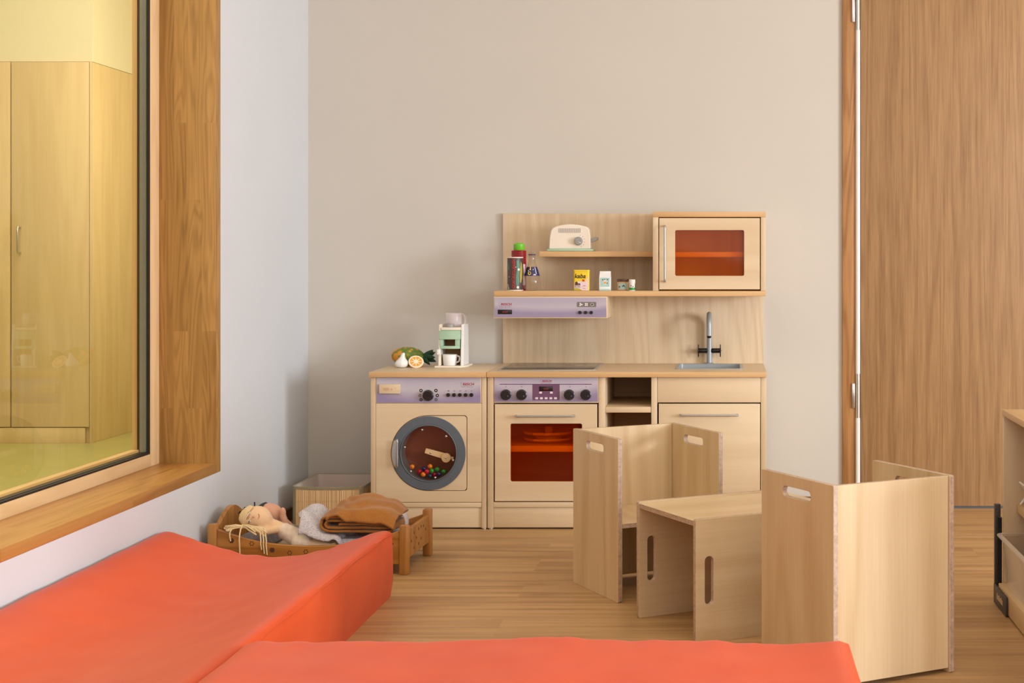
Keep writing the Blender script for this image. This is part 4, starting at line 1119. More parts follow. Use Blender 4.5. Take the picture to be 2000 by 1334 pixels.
# ================================================================ bamboo basket
bx0, bx1, by0, by1, bh = -1.4635, -1.224, 5.065, 5.37, .139
bk = thing('storage_basket', 'low bamboo slat basket with khaki binding and pale lining, by the washing machine', 'basket', ((bx0+bx1)/2, (by0+by1)/2, 0))
def wall_ring(x0, x1, y0, y1, z0, z1, t, r=.012, sag=0.):
    b = bmesh.new(); n = 72
    o = rr(x0, x1, y0, y1, r, 5); i_ = rr(x0+t, x1-t, y0+t, y1-t, max(.002, r-t), 5)
    def sub(l):
        out = []
        for a, b_ in zip(l, l[1:]+l[:1]):
            k = max(1, int((Vector(b_)-Vector(a)).length/.012))
            out += [(a[0]+(b_[0]-a[0])*q/k, a[1]+(b_[1]-a[1])*q/k) for q in range(k)]
        return out
    out = []
    for l in (o, i_):
        l = sub(l)
        out.append(l)
    m = min(len(out[0]), len(out[1]))
    def res(l, m):
        per = [0]
        for a, b_ in zip(l, l[1:]+l[:1]): per.append(per[-1]+(Vector(b_)-Vector(a)).length)
        T = per[-1]; L2 = l+[l[0]]; r_ = []
        for q in range(m):
            s_ = T*q/m; k = max(j for j in range(len(per)-1) if per[j] <= s_+1e-9)
            f = (s_-per[k])/max(1e-9, per[k+1]-per[k]); r_.append((L2[k][0]+(L2[k+1][0]-L2[k][0])*f, L2[k][1]+(L2[k+1][1]-L2[k][1])*f))
        return r_
    A, B_ = res(sub(o), 120), res(sub(i_), 120)
    def dz(x, y): 
        u = (x-x0)/(x1-x0); return -sag*math.sin(math.pi*max(0, min(1, u)))*(1 if y < (y0+y1)/2 else .4)
    rows = [[b.verts.new((p[0], p[1], z0)) for p in A], [b.verts.new((p[0], p[1], z1+dz(*p))) for p in A], [b.verts.new((p[0], p[1], z1+dz(*p))) for p in B_], [b.verts.new((p[0], p[1], z0)) for p in B_]]
    for a, d in zip(rows, rows[1:]+rows[:1]):
        for k in range(120): b.faces.new((a[k], a[(k+1) % 120], d[(k+1) % 120], d[k]))
    bmesh.ops.recalc_face_normals(b, faces=b.faces[:])
    return b
obj('slat_wall', wall_ring(bx0, bx1, by0, by1, .003, bh-.010, .004, sag=.004), M['bamboo'], bk)
obj('lining', join(wall_ring(bx0+.0042, bx1-.0042, by0+.0042, by1-.0042, .004, bh-.001, .002, sag=.004), box(bx0+.006, bx1-.006, by0+.006, by1-.006, .002, .006, 0)), M['lining'], bk)
obj('rim_binding', wall_ring(bx0-.001, bx1+.001, by0-.001, by1+.001, bh-.011, bh, .0068, .013, sag=.004), M['binding'], bk)
for cx, cy in ((bx0, by0), (bx1, by0), (bx0, by1), (bx1, by1)):
    sx = 1 if cx == bx0 else -1; sy = 1 if cy == by0 else -1
    c = bmesh.new()
    arc = [(cx+sx*.013-sx*.0142*math.cos(R(a)), cy+sy*.013-sy*.0142*math.sin(R(a))) for a in range(-0, 91, 15)]
    vs = [(c.verts.new((p[0], p[1], .002)), c.verts.new((p[0], p[1], bh-.011))) for p in arc]
    for a, b_ in zip(vs, vs[1:]): c.faces.new((a[0], b_[0], b_[1], a[1]))
    obj('corner_binding', c, M['binding'], bk)

# ================================================================ on the washing machine
zt = ZC1+.0004
# pineapple
Yp = 5.30; cp_ = Vector((X(797, Yp), Yp, zt+.0335))
pn = thing('toy_pineapple', 'green and orange cloth pineapple lying on the washing machine', 'toy pineapple', (cp_.x, cp_.y, zt))
pe = ell((0, 0, 0), (.0585, .033, .0335), 36, 20)
for v in pe.verts:
    n = math.sin(v.co.x*260+math.atan2(v.co.z, v.co.y)*5)*math.sin(v.co.x*260-math.atan2(v.co.z, v.co.y)*5)
    v.co *= 1+.025*n
xform(pe, Matrix.Translation(cp_) @ Matrix.Rotation(R(3), 4, 'Y'))
obj('rind', pe, M['pineapple'], pn, angle=70)
lf = bmesh.new(); b0 = cp_+Vector((.052, -.006, -.003))
for i, (dx, dy, dz, w_) in enumerate(((.040, -.008, .024, .009), (.045, .006, .015, .009), (.048, -.012, .009, .010), (.050, -.006, -.006, .010), (.036, .010, .030, .008), (.030, -.014, -.018, .008), (.040, .012, -.002, .009), (.022, -.006, .016, .009))):
    d = Vector((dx, dy, dz)); s_ = d.cross(Vector((0, 1, 0))).normalized()
    n = 8; L = [], []
    vs = []
    for k in range(n+1):
        f = k/n; ww = w_*(math.sin(math.pi*(f*.82+.18))**.8 if f < 1 else 0)
        c = b0+d*f+Vector((0, 0, -.008*f*f if i > 1 else .004*f*f))
        vs.append((lf.verts.new(c+s_*ww), lf.verts.new(c+Vector((0, -.003*(1-f), 0))), lf.verts.new(c-s_*ww)))
    for a, b_ in zip(vs, vs[1:]):
        lf.faces.new((a[0], b_[0], b_[1], a[1])); lf.faces.new((a[1], b_[1], b_[2], a[2]))
bmesh.ops.recalc_face_normals(lf, faces=lf.faces[:])
lo_ = obj('leaf_crown', lf, M['leaf'], pn, angle=60)
s = lo_.modifiers.new('thick', 'SOLIDIFY'); s.thickness = .0016
# garlic
Yg = 5.225; gx = X(784.5, Yg)
gp = [(0, 0), (.014, .0006), (.0205, .006), (.0222, .014), (.0195, .022), (.0130, .030), (.0078, .038), (.0062, .046), (.0052, .0495), (.0025, .0512), (0, .0515)]
g = lathe(gp, (0, 0, 0), 40)
for v in g.verts:
    a = math.atan2(v.co.y, v.co.x); r_ = v.co.xy.length
    if r_ > 1e-5:
        k = 1+.05*abs(math.sin(a*3.5))*min(1, r_/.02); v.co.x *= k; v.co.y *= k
    f = (v.co.z/.0515)**2; v.co.x += .0075*f
xform(g, Matrix.Translation((gx-.001, Yg, zt)))
obj('toy_garlic', g, M['white'], label='white wooden garlic bulb in front of the pineapple', cat='toy garlic', angle=80)
# half orange
Yo = 5.235; oc = Vector((X(812.6, Yo), Yo, zt+.0192))
ho = thing('toy_orange', 'half orange with its cut face tilted up, beside the white garlic bulb', 'toy orange', (oc.x, oc.y, zt))
TM = Matrix.Translation(oc) @ Matrix.Rotation(R(18), 4, 'Y') @ Matrix.Rotation(R(48), 4, 'X')
pr = [(.0262*math.cos(R(a)), .0262*math.sin(R(a))*.92) for a in range(-90, 1, 9)]
pr[0] = (0, pr[0][1])
b = lathe(pr+[(.0262, .001)], (0, 0, 0), 36); obj('peel', xform(b, TM), M['orange_peel'], ho, angle=80)
b = lathe([(.0262, .001), (.0255, .0018), (0, .0018)], (0, 0, 0), 36); obj('pith', xform(b, TM), M['pith'], ho)
b = bmesh.new()
for i in range(8):
    a = math.tau*i/8; pts = []
    for k in range(9):
        t_ = R(-20+5*k); pts.append((.0205*math.cos(a+t_), .0205*math.sin(a+t_)))
    pts = [(.0068*math.cos(a), .0068*math.sin(a))]+pts
    join(b, plate(pts, .0012, (), .0003, .0015, 'XY'))
obj('segments', xform(b, TM), M['orange_flesh'], ho, smooth=False)
# coffee maker
Ym = 5.235; mk = lambda px: X(px, Ym); mz = lambda py: zt+(713.5-py)*Ym/F
cm = thing('toy_coffee_machine', 'cream and mint wooden toy coffee machine beside the pineapple', 'toy coffee machine', (mk(882), Ym+.05, zt))
obj('base_board', plate([(mk(851), 5.212), (mk(900), 5.212), (mk(912.5), 5.245), (mk(912.5), 5.345), (mk(853), 5.345)], .0062, (), .001, zt, 'XY'), M['cream'], cm)
z6 = zt+.0063
for nm, x0, x1 in (('side_wall', 857, 861.5), ('side_wall', 900.5, 906)):
    o_ = [(5.222, z6), (5.337, z6), (5.325, mz(629.5)), (5.237, mz(629.5))]
    b = plate(o_, mk(x1)-mk(x0), (), .0015, mk(x0), 'YZ')
    obj(nm, b, M['white'] if x0 > 880 else M['cream'], cm)
obj('top_board', box(mk(861.8), mk(900.2), 5.232, 5.320, mz(641), mz(635.6), .0012), M['cream'], cm)
def bow(x0, x1, y, z0, z1, d=.006, t=.03, n=10):
    pts = [(x0+(x1-x0)*i/n, y-d*math.sin(math.pi*i/n)) for i in range(n+1)]+[(x1, y+t), (x0, y+t)]
    return plate(pts, z1-z0, (), .0008, z0, 'XY')
mt = bow(mk(858), mk(899.8), 5.226, mz(658.6), mz(641.4))
obj('brew_head', mt, M['mint'], cm)
fr = bow(mk(859.2), mk(898.6), 5.228, mz(677), mz(671.5)); join(fr, box(mk(859.2), mk(865.8), 5.228, 5.258, mz(671.6), mz(658.5), .0006)); join(fr, box(mk(889.5), mk(898.6), 5.228, 5.258, mz(671.6), mz(658.5), .0006))
obj('filter_frame', fr, M['mint'], cm)
obj('back_board', box(mk(861.8), mk(900.2), 5.318, 5.325, z6, mz(642), .0006), M['birch_dark'], cm)
obj('grey_lid', lathe([(0, 0), (.016, 0), (.016, .0105), (.0145, .0115), (0, .0115)], (mk(876), 5.262, mz(635.5)+.0003), 32), M['grey_toy'], cm)
jc = (mk(881.5), 5.285, mz(635.4)+.0005)
jg = lathe([(.0, .0005), (.026, .0005), (.0270, .003), (.0283, .046), (.0275, .0475), (.0268, .046), (.0255, .004), (0, .003)], jc, 36)
jug = obj('water_jug', jg, M['jug'], cm, angle=60)
obj('jug_handle', tube([(jc[0]+.0265, jc[1], jc[2]+.043), (jc[0]+.036, jc[1]-.003, jc[2]+.041), (jc[0]+.040, jc[1]-.004, jc[2]+.030), (jc[0]+.040, jc[1]-.004, jc[2]+.016), (jc[0]+.035, jc[1]-.003, jc[2]+.008), (jc[0]+.0265, jc[1], jc[2]+.007)], .0032, 10), M['jug'], jug)
obj('lever', box(mk(856.3)-.002, mk(862.3), 5.216, 5.2235, mz(688.3), mz(677.8), .0015), M['white'], cm)
mc = thing('toy_cup', 'small white cup standing in the toy coffee machine', 'cup', (mk(876), 5.247, z6))
obj('cup_body', lathe([(0, 0), (.0215, 0), (.0225, .001), (.0256, .0375), (.0250, .0382), (.0242, .0375), (.0212, .003), (0, .003)], (mk(877.6), 5.247, z6+.0003), 36), M['white'], mc, angle=50)
hc = (mk(877.2), 5.247)
obj('cup_handle', tube([(hc[0]+.0250, hc[1], z6+.033), (hc[0]+.0335, hc[1]-.004, z6+.032), (hc[0]+.0355, hc[1]-.005, z6+.024), (hc[0]+.033, hc[1]-.004, z6+.014), (hc[0]+.0232, hc[1], z6+.010)], .0028, 10), M['white'], mc)

# ================================================================ on the shelves
zl = zs1+.0004
# toaster
zr = Z(490.7, YM)+.0004; Yt = 5.318; tk = lambda px: X(px, Yt)
to = thing('toy_toaster', 'cream wooden toy toaster with grey dial on the small upper shelf', 'toy toaster', (tk(1112), Yt+.035, zr))
obj('base', box(tk(1068.5), tk(1158.5), Yt-.006, Yt+.085, zr, zr+.0078, .002), M['mint'], to)
tw0, tw1, th0 = tk(1072), tk(1153), zr+.0079
def tz2(py): return zr+.0079+(486.6-py)*Yt/F
sh = [(tw0, th0), (tk(1073.5), tz2(462)), (tk(1076), tz2(450.5)), (tk(1079), tz2(446)), (tk(1085), tz2(443)), (tk(1097), tz2(439.8)), (tk(1113), tz2(438.2)), (tk(1130), tz2(439.6)), (tk(1143), tz2(442.6)), (tk(1148.5), tz2(445.6)), (tk(1151), tz2(450.5)), (tk(1152.5), tz2(462)), (tw1, th0)]
tb = obj('shell', plate(sh[::-1], .076, (), .003, Yt), M['cream'], to)
vn = bmesh.new()
for i in range(22):
    px = 1091.3+42*i/21; join(vn, chip([(tk(px)-.0008, tz2(455.2)), (tk(px)+.0008, tz2(455.2)), (tk(px)+.0008, tz2(446.4)), (tk(px)-.0008, tz2(446.4))], Yt, .0005))
obj('vent_print', vn, M['grey_toy'], to, smooth=False)
dk = obj('dial', knob_bm(tk(1130), tz2(471.2), .0155, Yt, .016), M['grey_toy'], to)
obj('pointer', tube([(tk(1131.5), Yt-.0162, tz2(472.8)), (tk(1135.5), Yt-.0162, tz2(475.3))], .0009, 6), M['white'], dk)
dm = bmesh.new()
for i in range(6):
    a = R(75-28*i); join(dm, chip(circ(tk(1130)+.0215*math.cos(a), tz2(471.2)+.0215*math.sin(a), .0011, 10), Yt, .0004))
obj('dial_marks', dm, M['anthracite'], to, smooth=False)
lv = plate([(tk(1152.6), tz2(474)), (tk(1160), tz2(472)), (tk(1166.6), tz2(468.5)), (tk(1168), tz2(465.5)), (tk(1166.5), tz2(463)), (tk(1160), tz2(463.5)), (tk(1152.6), tz2(466))], .016, (), .0015, Yt+.028)
obj('lever', lv, M['grey_toy'], to)
# printed can
def on_cyl(pts, cx, cy, r, z0, sub=True):
    """thin printed patch wrapped on a round wall: pts are (arc offset from the front, height)"""
    b = plate(pts, .0004, (), 0)
    bmesh.ops.subdivide_edges(b, edges=[e for e in b.edges if e.calc_length() > .004], cuts=3, use_grid_fill=False)
    for v in b.verts:
        a = v.co.x/r; rad = r+.0004-v.co.y
        v.co = Vector((cx+rad*math.sin(a), cy-rad*math.cos(a), z0+v.co.z))
    return b
def wrap(bm, cx, cy, r, z0):
    for v in bm.verts:
        a = v.co.x/r; rad = r-v.co.y
        v.co = Vector((cx+rad*math.sin(a), cy-rad*math.cos(a), z0+v.co.z))
    return bm
Yc = 5.232; cr = .0272; ccx = X(1006.3, Yc); chh = (568-502.5)*Yc/F
cn = thing('toy_can', 'dark printed can with red lettering, in front of the red bottle', 'can', (ccx, Yc, zl))
obj('wall', lathe([(0, 0), (cr-.001, 0), (cr, .0012), (cr, chh-.001), (cr-.001, chh), (cr-.002, chh-.001), (0, chh-.0012)], (ccx, Yc, zl), 40), M['can_brown'], cn)
tr_ = lathe([(cr-.0005, chh-.0035), (cr+.0005, chh-.003), (cr+.0005, chh), (cr-.0015, chh+.0004)], (ccx, Yc, zl), 40); lathe([(cr-.0005, 0), (cr+.0005, 0), (cr+.0005, .003), (cr-.0005, .0035)], (ccx, Yc, zl), 40, bm=tr_)
obj('rim', tr_, M['cream'], cn)
tx_ = text('GEWÜRZGURKEN', 0, 0, chh*.86, .0125, -.0002, .0004, bold=.015, rot=R(-90))
obj('lettering', wrap(xform(tx_, Matrix.Translation((-.0030, 0, chh*.5))), ccx, Yc, cr, zl), M['red_print'], cn, smooth=False)
def patch(pts): return on_cyl(pts, ccx, Yc, cr, zl)
g1 = patch([(.006, .020), (.012, .014), (.018, .030), (.016, .055), (.022, .085), (.016, .108), (.008, .104), (.010, .075), (.006, .05)]); join(g1, patch([(-.028, .006), (-.018, .006), (-.021, .016), (-.029, .016)])); join(g1, patch([(-.028, .07), (-.019, .074), (-.02, .09), (-.028, .10)]))
obj('leaf_print', g1, M['can_green'], cn, smooth=False)
obj('gherkin_print', patch([(.022, .030), (.026, .026), (.031, .045), (.033, .07), (.029, .095), (.025, .102), (.023, .08), (.021, .055)]), M['olive'], cn, smooth=False)
wp_ = patch(circ(.013, .012, .0045, 16)); join(wp_, patch(circ(-.020, .048, .0016, 8))); join(wp_, patch(circ(.006, .082, .0016, 8))); join(wp_, patch(circ(.0165, .0735, .0042, 12))); join(wp_, patch([(-.029, .022), (-.026, .023), (-.019, .006), (-.023, .005)]))
obj('white_print', wp_, M['paper_white'], cn, smooth=False)
# red bottle with lime cap
Yr = 5.305; rc = X(1013.3, Yr); rr_ = .0265; rh = zl
rb = thing('toy_bottle', 'red ribbed bottle with lime green cap, standing behind the printed can', 'bottle', (rc, Yr, rh))
hz0 = (566.5-488.5)*Yr/F
pf = [(0, 0), (rr_-.002, 0), (rr_, .002), (rr_, hz0-.040)]
for i in range(5): z_ = hz0-.038+i*.0068; pf += [(rr_, z_), (rr_-.0012, z_+.0022), (rr_-.0012, z_+.004), (rr_, z_+.0058)]
pf += [(rr_, hz0-.003), (rr_-.003, hz0), (0, hz0)]
obj('flask', lathe(pf, (rc, Yr, rh), 40), M['red_bottle'], rb)
ch_ = (488-473.2)*Yr/F
obj('cap', lathe([(0, 0), (.0182, 0), (.0196, .002), (.0196, ch_-.006), (.017, ch_-.0035), (.009, ch_-.002), (.008, ch_), (0, ch_)], (rc+.0012, Yr, rh+hz0+.0002), 36), M['green_cap'], rb)
lb = plate([(.004, .018), (.030, .018), (.030, .092), (.004, .092)], .0003, (), 0)
bmesh.ops.subdivide_edges(lb, edges=lb.edges[:], cuts=4, use_grid_fill=True)
obj('paper_label', wrap(lb, rc, Yr, rr_+.0004, rh), M['pale_pink'], rb, smooth=False)
# round clear bottle
Yb = 5.245; bc = X(1039, Yb); bk_ = Yb/F
cbt = thing('glass_bottle', 'clear round-bellied bottle with navy label, beside the printed can', 'bottle', (bc, Yb, zl))
bz = lambda py: (568-py)*bk_
bp = [(0, .0), (.016, .0), (.022, .003), (.0275, .011), (.0300, .0225), (.0298, .034), (.0275, bz(541)), (.0262, bz(538)), (.0215, bz(529)), (.0158, bz(520)), (.0122, bz(512)), (.0112, bz(505)), (.0112, bz(500)), (.0122, bz(499.4)), (.0122, bz(498)), (.0108, bz(497.4)), (.0108, bz(491.2))]
obj('glass', lathe(bp, (bc, Yb, zl), 44), M['bottle'], cbt, angle=60)
def bprof(z):
    for (r0, z0_), (r1, z1_) in zip(bp, bp[1:]):
        if z0_ <= z <= z1_ and z1_ > z0_: return r0+(r1-r0)*(z-z0_)/(z1_-z0_)
    return .02
lp = [(bprof(z_)+.0006, z_) for z_ in [bz(539.2-i*1.35) for i in range(14)]]
obj('navy_label', lathe(lp, (bc, Yb, zl), 44), M['navy'], cbt)
def on_prof(bm):
    for v in bm.verts:
        z_ = v.co.z; r_ = bprof(z_)+.0010-v.co.y; a = v.co.x/r_; v.co = Vector((bc+r_*math.sin(a), Yb-r_*math.cos(a), zl+z_))
    return bm
yl = plate(circ(-.0055, bz(534), .0060, 16), .0003, (), 0); join(yl, plate([(-.006, bz(528)), (-.001, bz(528)), (-.0015, bz(520.5)), (-.0035, bz(520))], .0003, (), 0))
obj('yellow_fruit', on_prof(yl), M['yellow'], cbt, smooth=False)
wl_ = plate([(-.011, bz(530)), (.008, bz(527.8)), (.008, bz(525.6)), (-.011, bz(528.2))], .0003, (), 0, -.0004); join(wl_, plate([(.008, bz(538)), (.019, bz(538)), (.015, bz(535.5)), (.009, bz(536.3))], .0003, (), 0)); join(wl_, plate([(.018, bz(535)), (.021, bz(536)), (.014, bz(522.5)), (.012, bz(522.5))], .0003, (), 0))
obj('white_print', on_prof(wl_), M['paper_white'], cbt, smooth=False)
obj('neck_ring', lathe([(.0113, bz(499)), (.0128, bz(498.8)), (.0128, bz(497)), (.0110, bz(496.8))], (bc, Yb, zl), 36), M['navy'], cbt)
# cocoa tin
Yk = 5.235; ck = lambda px: X(px, Yk); cz_ = lambda py: zl+(567.7-py)*Yk/F
tn = thing('cocoa_tin', 'yellow and pink cocoa tin lettered kaba on the long shelf', 'tin', (ck(1135), Yk+.02, zl))
obj('wall', plate(rr(ck(1120.3), ck(1150.6), Yk, Yk+.034, .006, 5), cz_(530.9)-zl, (), .0005, zl, 'XY'), M['yellow'], tn)
obj('lid', plate(rr(ck(1120.0), ck(1150.9), Yk-.0006, Yk+.0346, .0062, 5), .0065, (), .001, cz_(530.8), 'XY'), M['yellow'], tn)
obj('lettering', text('kaba', ck(1133.3), cz_(539.2), .0385, .0150, Yk-.0009, .0004, .22, .012), M['black'], tn, smooth=False)
pk = chip([(ck(1122), cz_(567)), (ck(1149.3), cz_(567)), (ck(1149.3), cz_(540)), (ck(1146), cz_(545)), (ck(1143), cz_(551)), (ck(1136), cz_(549.5)), (ck(1128), cz_(549.8)), (ck(1122), cz_(553))], Yk)
obj('pink_print', pk, M['pale_pink'], tn, smooth=False)
cw_ = chip(rr(ck(1123), ck(1129), cz_(557), cz_(552), .0015, 3), Yk-.0006); join(cw_, chip(rr(ck(1129.4), ck(1133.5), cz_(556.5), cz_(553.5), .001, 3), Yk-.0006))
for px in (1123.5, 1125.2, 1128.2, 1130.2, 1132.8): join(cw_, chip([(ck(px)-.0006, cz_(562)), (ck(px)+.0006, cz_(562)), (ck(px)+.0006, cz_(556)), (ck(px)-.0006, cz_(556))], Yk-.0006))
join(cw_, chip(circ(ck(1126), cz_(551.5), .003, 12), Yk-.0006))
obj('cow_print', cw_, M['choc'], tn, smooth=False)
ov = chip([(ck(1141.4)+.0078*math.cos(a), cz_(560.8)+.0048*math.sin(a)) for a in [math.tau*i/24 for i in range(24)]], Yk-.0006); join(ov, chip(circ(ck(1139.5), cz_(547.8), .0042, 16), Yk-.0006))
obj('red_seal', ov, M['red_print'], tn, smooth=False)
obj('seal_mark', chip(rr(ck(1137.5), ck(1145.3), cz_(562.4), cz_(559.4), .0012, 3), Yk-.0012), M['paper_white'], tn, smooth=False)
gr_ = chip([(ck(1121.5), cz_(567.2)), (ck(1137), cz_(567.2)), (ck(1132), cz_(563.8)), (ck(1126), cz_(562.5)), (ck(1121.5), cz_(563.6))], Yk-.0006)
obj('meadow_print', gr_, M['olive'], tn, smooth=False)
# milk carton
Yq = 5.235; qk = lambda px: X(px, Yq)
ml = thing('milk_carton', 'small white wooden milk carton with a cow face on pale blue', 'milk carton', (qk(1181.5), Yq+.018, zl))
mx0, mx1 = qk(1170.2), qk(1192.6); mzt = cz_(541.8)
obj('carton', box(mx0, mx1, Yq, Yq+.038, zl, mzt, .0012), M['white'], ml)
ga_ = bmesh.new(); zr2 = cz_(533)
vv = [ga_.verts.new(p) for p in ((mx0+.0004, Yq+.0004, mzt-.0006), (mx1-.0004, Yq+.0004, mzt-.0006), (mx1-.0004, Yq+.0376, mzt-.0006), (mx0+.0004, Yq+.0376, mzt-.0006), (mx0+.0006, Yq+.0175, zr2), (mx1-.0006, Yq+.0175, zr2), (mx1-.0006, Yq+.0205, zr2), (mx0+.0006, Yq+.0205, zr2))]
for f in ((0, 1, 5, 4), (1, 2, 6, 5), (2, 3, 7, 6), (3, 0, 4, 7), (4, 5, 6, 7), (3, 2, 1, 0)): ga_.faces.new([vv[i] for i in f])
join(ga_, box(mx0+.0006, mx1-.0006, Yq+.0175, Yq+.0205, zr2-.001, cz_(529.8), .0008))
bmesh.ops.recalc_face_normals(ga_, faces=ga_.faces[:])
obj('gable_top', ga_, M['white'], ml, angle=25)
obj('blue_print', chip([(qk(1172.4), cz_(560)), (qk(1190.6), cz_(560)), (qk(1190.6), cz_(542.6)), (qk(1172.4), cz_(542.6))], Yq), M['pale_blue'], ml, smooth=False)
obj('blue_band', chip([(qk(1171), cz_(567)), (qk(1191.8), cz_(567)), (qk(1191.8), cz_(564.4)), (qk(1171), cz_(564.4))], Yq), M['pale_blue'], ml, smooth=False)
cf = chip([(qk(1181.7)+x, cz_(551.5)+z_) for x, z_ in ((-.0055, .0082), (.0055, .0082), (.0068, .003), (.0048, -.0052), (0, -.0085), (-.0048, -.0052), (-.0068, .003))], Yq-.0006)
join(cf, chip([(qk(1176.0), cz_(548.2)), (qk(1178.5), cz_(549.5)), (qk(1178), cz_(546.5))], Yq-.0006)); join(cf, chip([(qk(1187.4), cz_(548.2)), (qk(1184.9), cz_(549.5)), (qk(1185.4), cz_(546.5))], Yq-.0006))
obj('cow_face', cf, M['paper_white'], ml, smooth=False)
obj('cow_muzzle', chip([(qk(1181.8)+.0042*math.cos(a), cz_(552.3)+.0036*math.sin(a)) for a in [math.tau*i/18 for i in range(18)]], Yq-.0012), M['orange_peel'], ml, smooth=False)
dk_ = chip(circ(qk(1177.4), cz_(546.6), .0021, 10), Yq-.0012)
for px, py, r_ in ((1181, 545.8, .0016), (1186.4, 546.4, .0021), (1186.0, 553.0, .0020), (1179.4, 549.2, .0009), (1184.2, 549.2, .0009)): join(dk_, chip(circ(qk(px), cz_(py), r_, 10), Yq-.0012))
obj('cow_spots', dk_, M['anthracite'], ml, smooth=False)
# spread jar and little jar
Yj = 5.262; jx = X(1217.2, Yj); jr = .0212
jk = thing('spread_jar', 'tan jar with brown lid and pale blue label on the long shelf', 'jar', (jx, Yj, zl))
jh = (567.2-549.6)*Yj/F
obj('glass', lathe([(0, 0), (jr-.002, 0), (jr, .002), (jr, jh-.002), (jr-.002, jh), (0, jh)], (jx, Yj, zl), 36), M['tan'], jk)
obj('lid', lathe([(0, 0), (jr+.0004, 0), (jr+.0004, .0075), (jr-.001, .0085), (0, .0085)], (jx, Yj, zl+jh+.0002), 36), M['choc'], jk)
lb = plate([(-.016, .005), (.016, .005), (.016, .025), (-.016, .025)], .0003, (), 0); bmesh.ops.subdivide_edges(lb, edges=lb.edges[:], cuts=5, use_grid_fill=True)
obj('paper_label', wrap(lb, jx, Yj, jr+.0003, zl), M['pale_blue'], jk, smooth=False)
nt = plate([(-.003, .013), (.010, .011), (.005, .019), (.001, .020)], .0003, (), 0); join(nt, plate(circ(-.013, .013, .003, 10), .0003, (), 0))
obj('nut_print', wrap(nt, jx, Yj, jr+.0008, zl), M['choc'], jk, smooth=False)
Yl = 5.222; lx = X(1234.6, Yl)
lj = thing('spice_jar', 'little white and green shaker in front of the spread jar', 'jar', (lx, Yl, zl))
lh = (568-546)*Yl/F
obj('shaker', lathe([(0, 0), (.0103, 0), (.0108, .001), (.0100, .012), (.0092, .017), (.0098, .022), (.0112, .030), (.0112, lh-.001), (.0100, lh), (0, lh)], (lx, Yl, zl), 28), M['paper_white'], lj)
obj('green_print', lathe([(.0107, .0025), (.0109, .003), (.0104, .011), (.0101, .0112)], (lx, Yl, zl), 28), M['bead_green'], lj)
db = chip(circ(lx-.003, zl+.017, .0022, 8), Yl-.0098); join(db, chip(circ(lx+.004, zl+.0145, .0018, 8), Yl-.0098))
obj('dark_print', db, M['anthracite'], lj, smooth=False)

# round wooden dish with lid inside the oven
zo = Z(871, YK+.03)+.0003
od_c = (X(1073, 5.20), 5.19)
ds = thing('toy_dish', 'round wooden dish with knobbed lid on the oven shelf', 'dish', (od_c[0], od_c[1], zo))
obj('plate', lathe([(0, 0), (.060, 0), (.088, .010), (.088, .016), (.058, .007), (0, .006)], (*od_c, zo), 12), M['maple'], ds, angle=20)
obj('lid', lathe([(0, .0225), (.062, .0225), (.090, .030), (.090, .038), (.058, .031), (0, .030)], (*od_c, zo), 12), M['maple'], ds, angle=20)
obj('riser', cyl((*od_c, zo+.0062), (*od_c, zo+.0224), .045, seg=20), M['maple'], ds)
obj('lid_knob', box(od_c[0]-.013, od_c[0]+.013, od_c[1]-.013, od_c[1]+.013, zo+.0302, zo+.052, .003), M['maple'], ds)

# ================================================================ shelf unit at the right-hand side
sx0, sx1, sy0, sy1, shh = .722, 1.12, 3.08, 3.945, .509
su = thing('shelf_unit', 'low birch shelf unit holding a clear tub, in front of the oak door', 'shelf', ((sx0+sx1)/2, (sy0+sy1)/2, 0))
obj('top_board', box(sx0-.002, sx1, sy0, sy1, shh-.016, shh, .0015), M['birch_y'], su)
obj('side_panel', box(sx0, sx1, sy1-.018, sy1-.001, .002, shh-.0165, .001), M['birch'], su)
obj('side_panel', box(sx0, sx1, sy0, sy0+.018, .002, shh-.0165, .001), M['birch'], su)
obj('back_board', box(sx1-.008, sx1, sy0+.018, sy1-.0185, .06, shh-.0165, 0), M['birch'], su, smooth=False)
obj('middle_shelf', box(.755, sx1-.009, sy0+.0185, sy1-.0185, .243, .263, .001), M['birch_y'], su)
obj('plinth', box(sx0-.014, sx1-.009, sy0+.0185, sy1-.0185, .004, .058, .002), M['birch_y'], su)
br = bmesh.new()
box(.7055, .7215, sy1+.0005, sy1+.026, .0015, Z(983, 3.97), .001, bm=br)
box(.7215, .735, sy1+.0005, sy1+.026, .0015, .05, .001, bm=br)
br = box(.7055, .7205, 3.962, 3.979, .0015, .257, .001); box(.7015, .7070, 3.79, 3.962, .0015, .050, .001, bm=br)
bo = obj('metal_bracket', br, M['anthracite'], su)
obj('bracket_recess', box(.7085, .7205, sy1-.0008, 3.9616, .052, .225, 0), M['matt_black'], su, smooth=False)
tb_ = text('Mobilo', 0, 0, .075, .012, 0, .0004, bold=.01)
bl = bmesh.new()
for i in range(6): box(.7008, .7014, 3.832+.014*i, 3.842+.014*i, .020, .032+.003*(i % 2), 0, bm=bl)
obj('bracket_print', bl, M['tan'], bo, smooth=False)
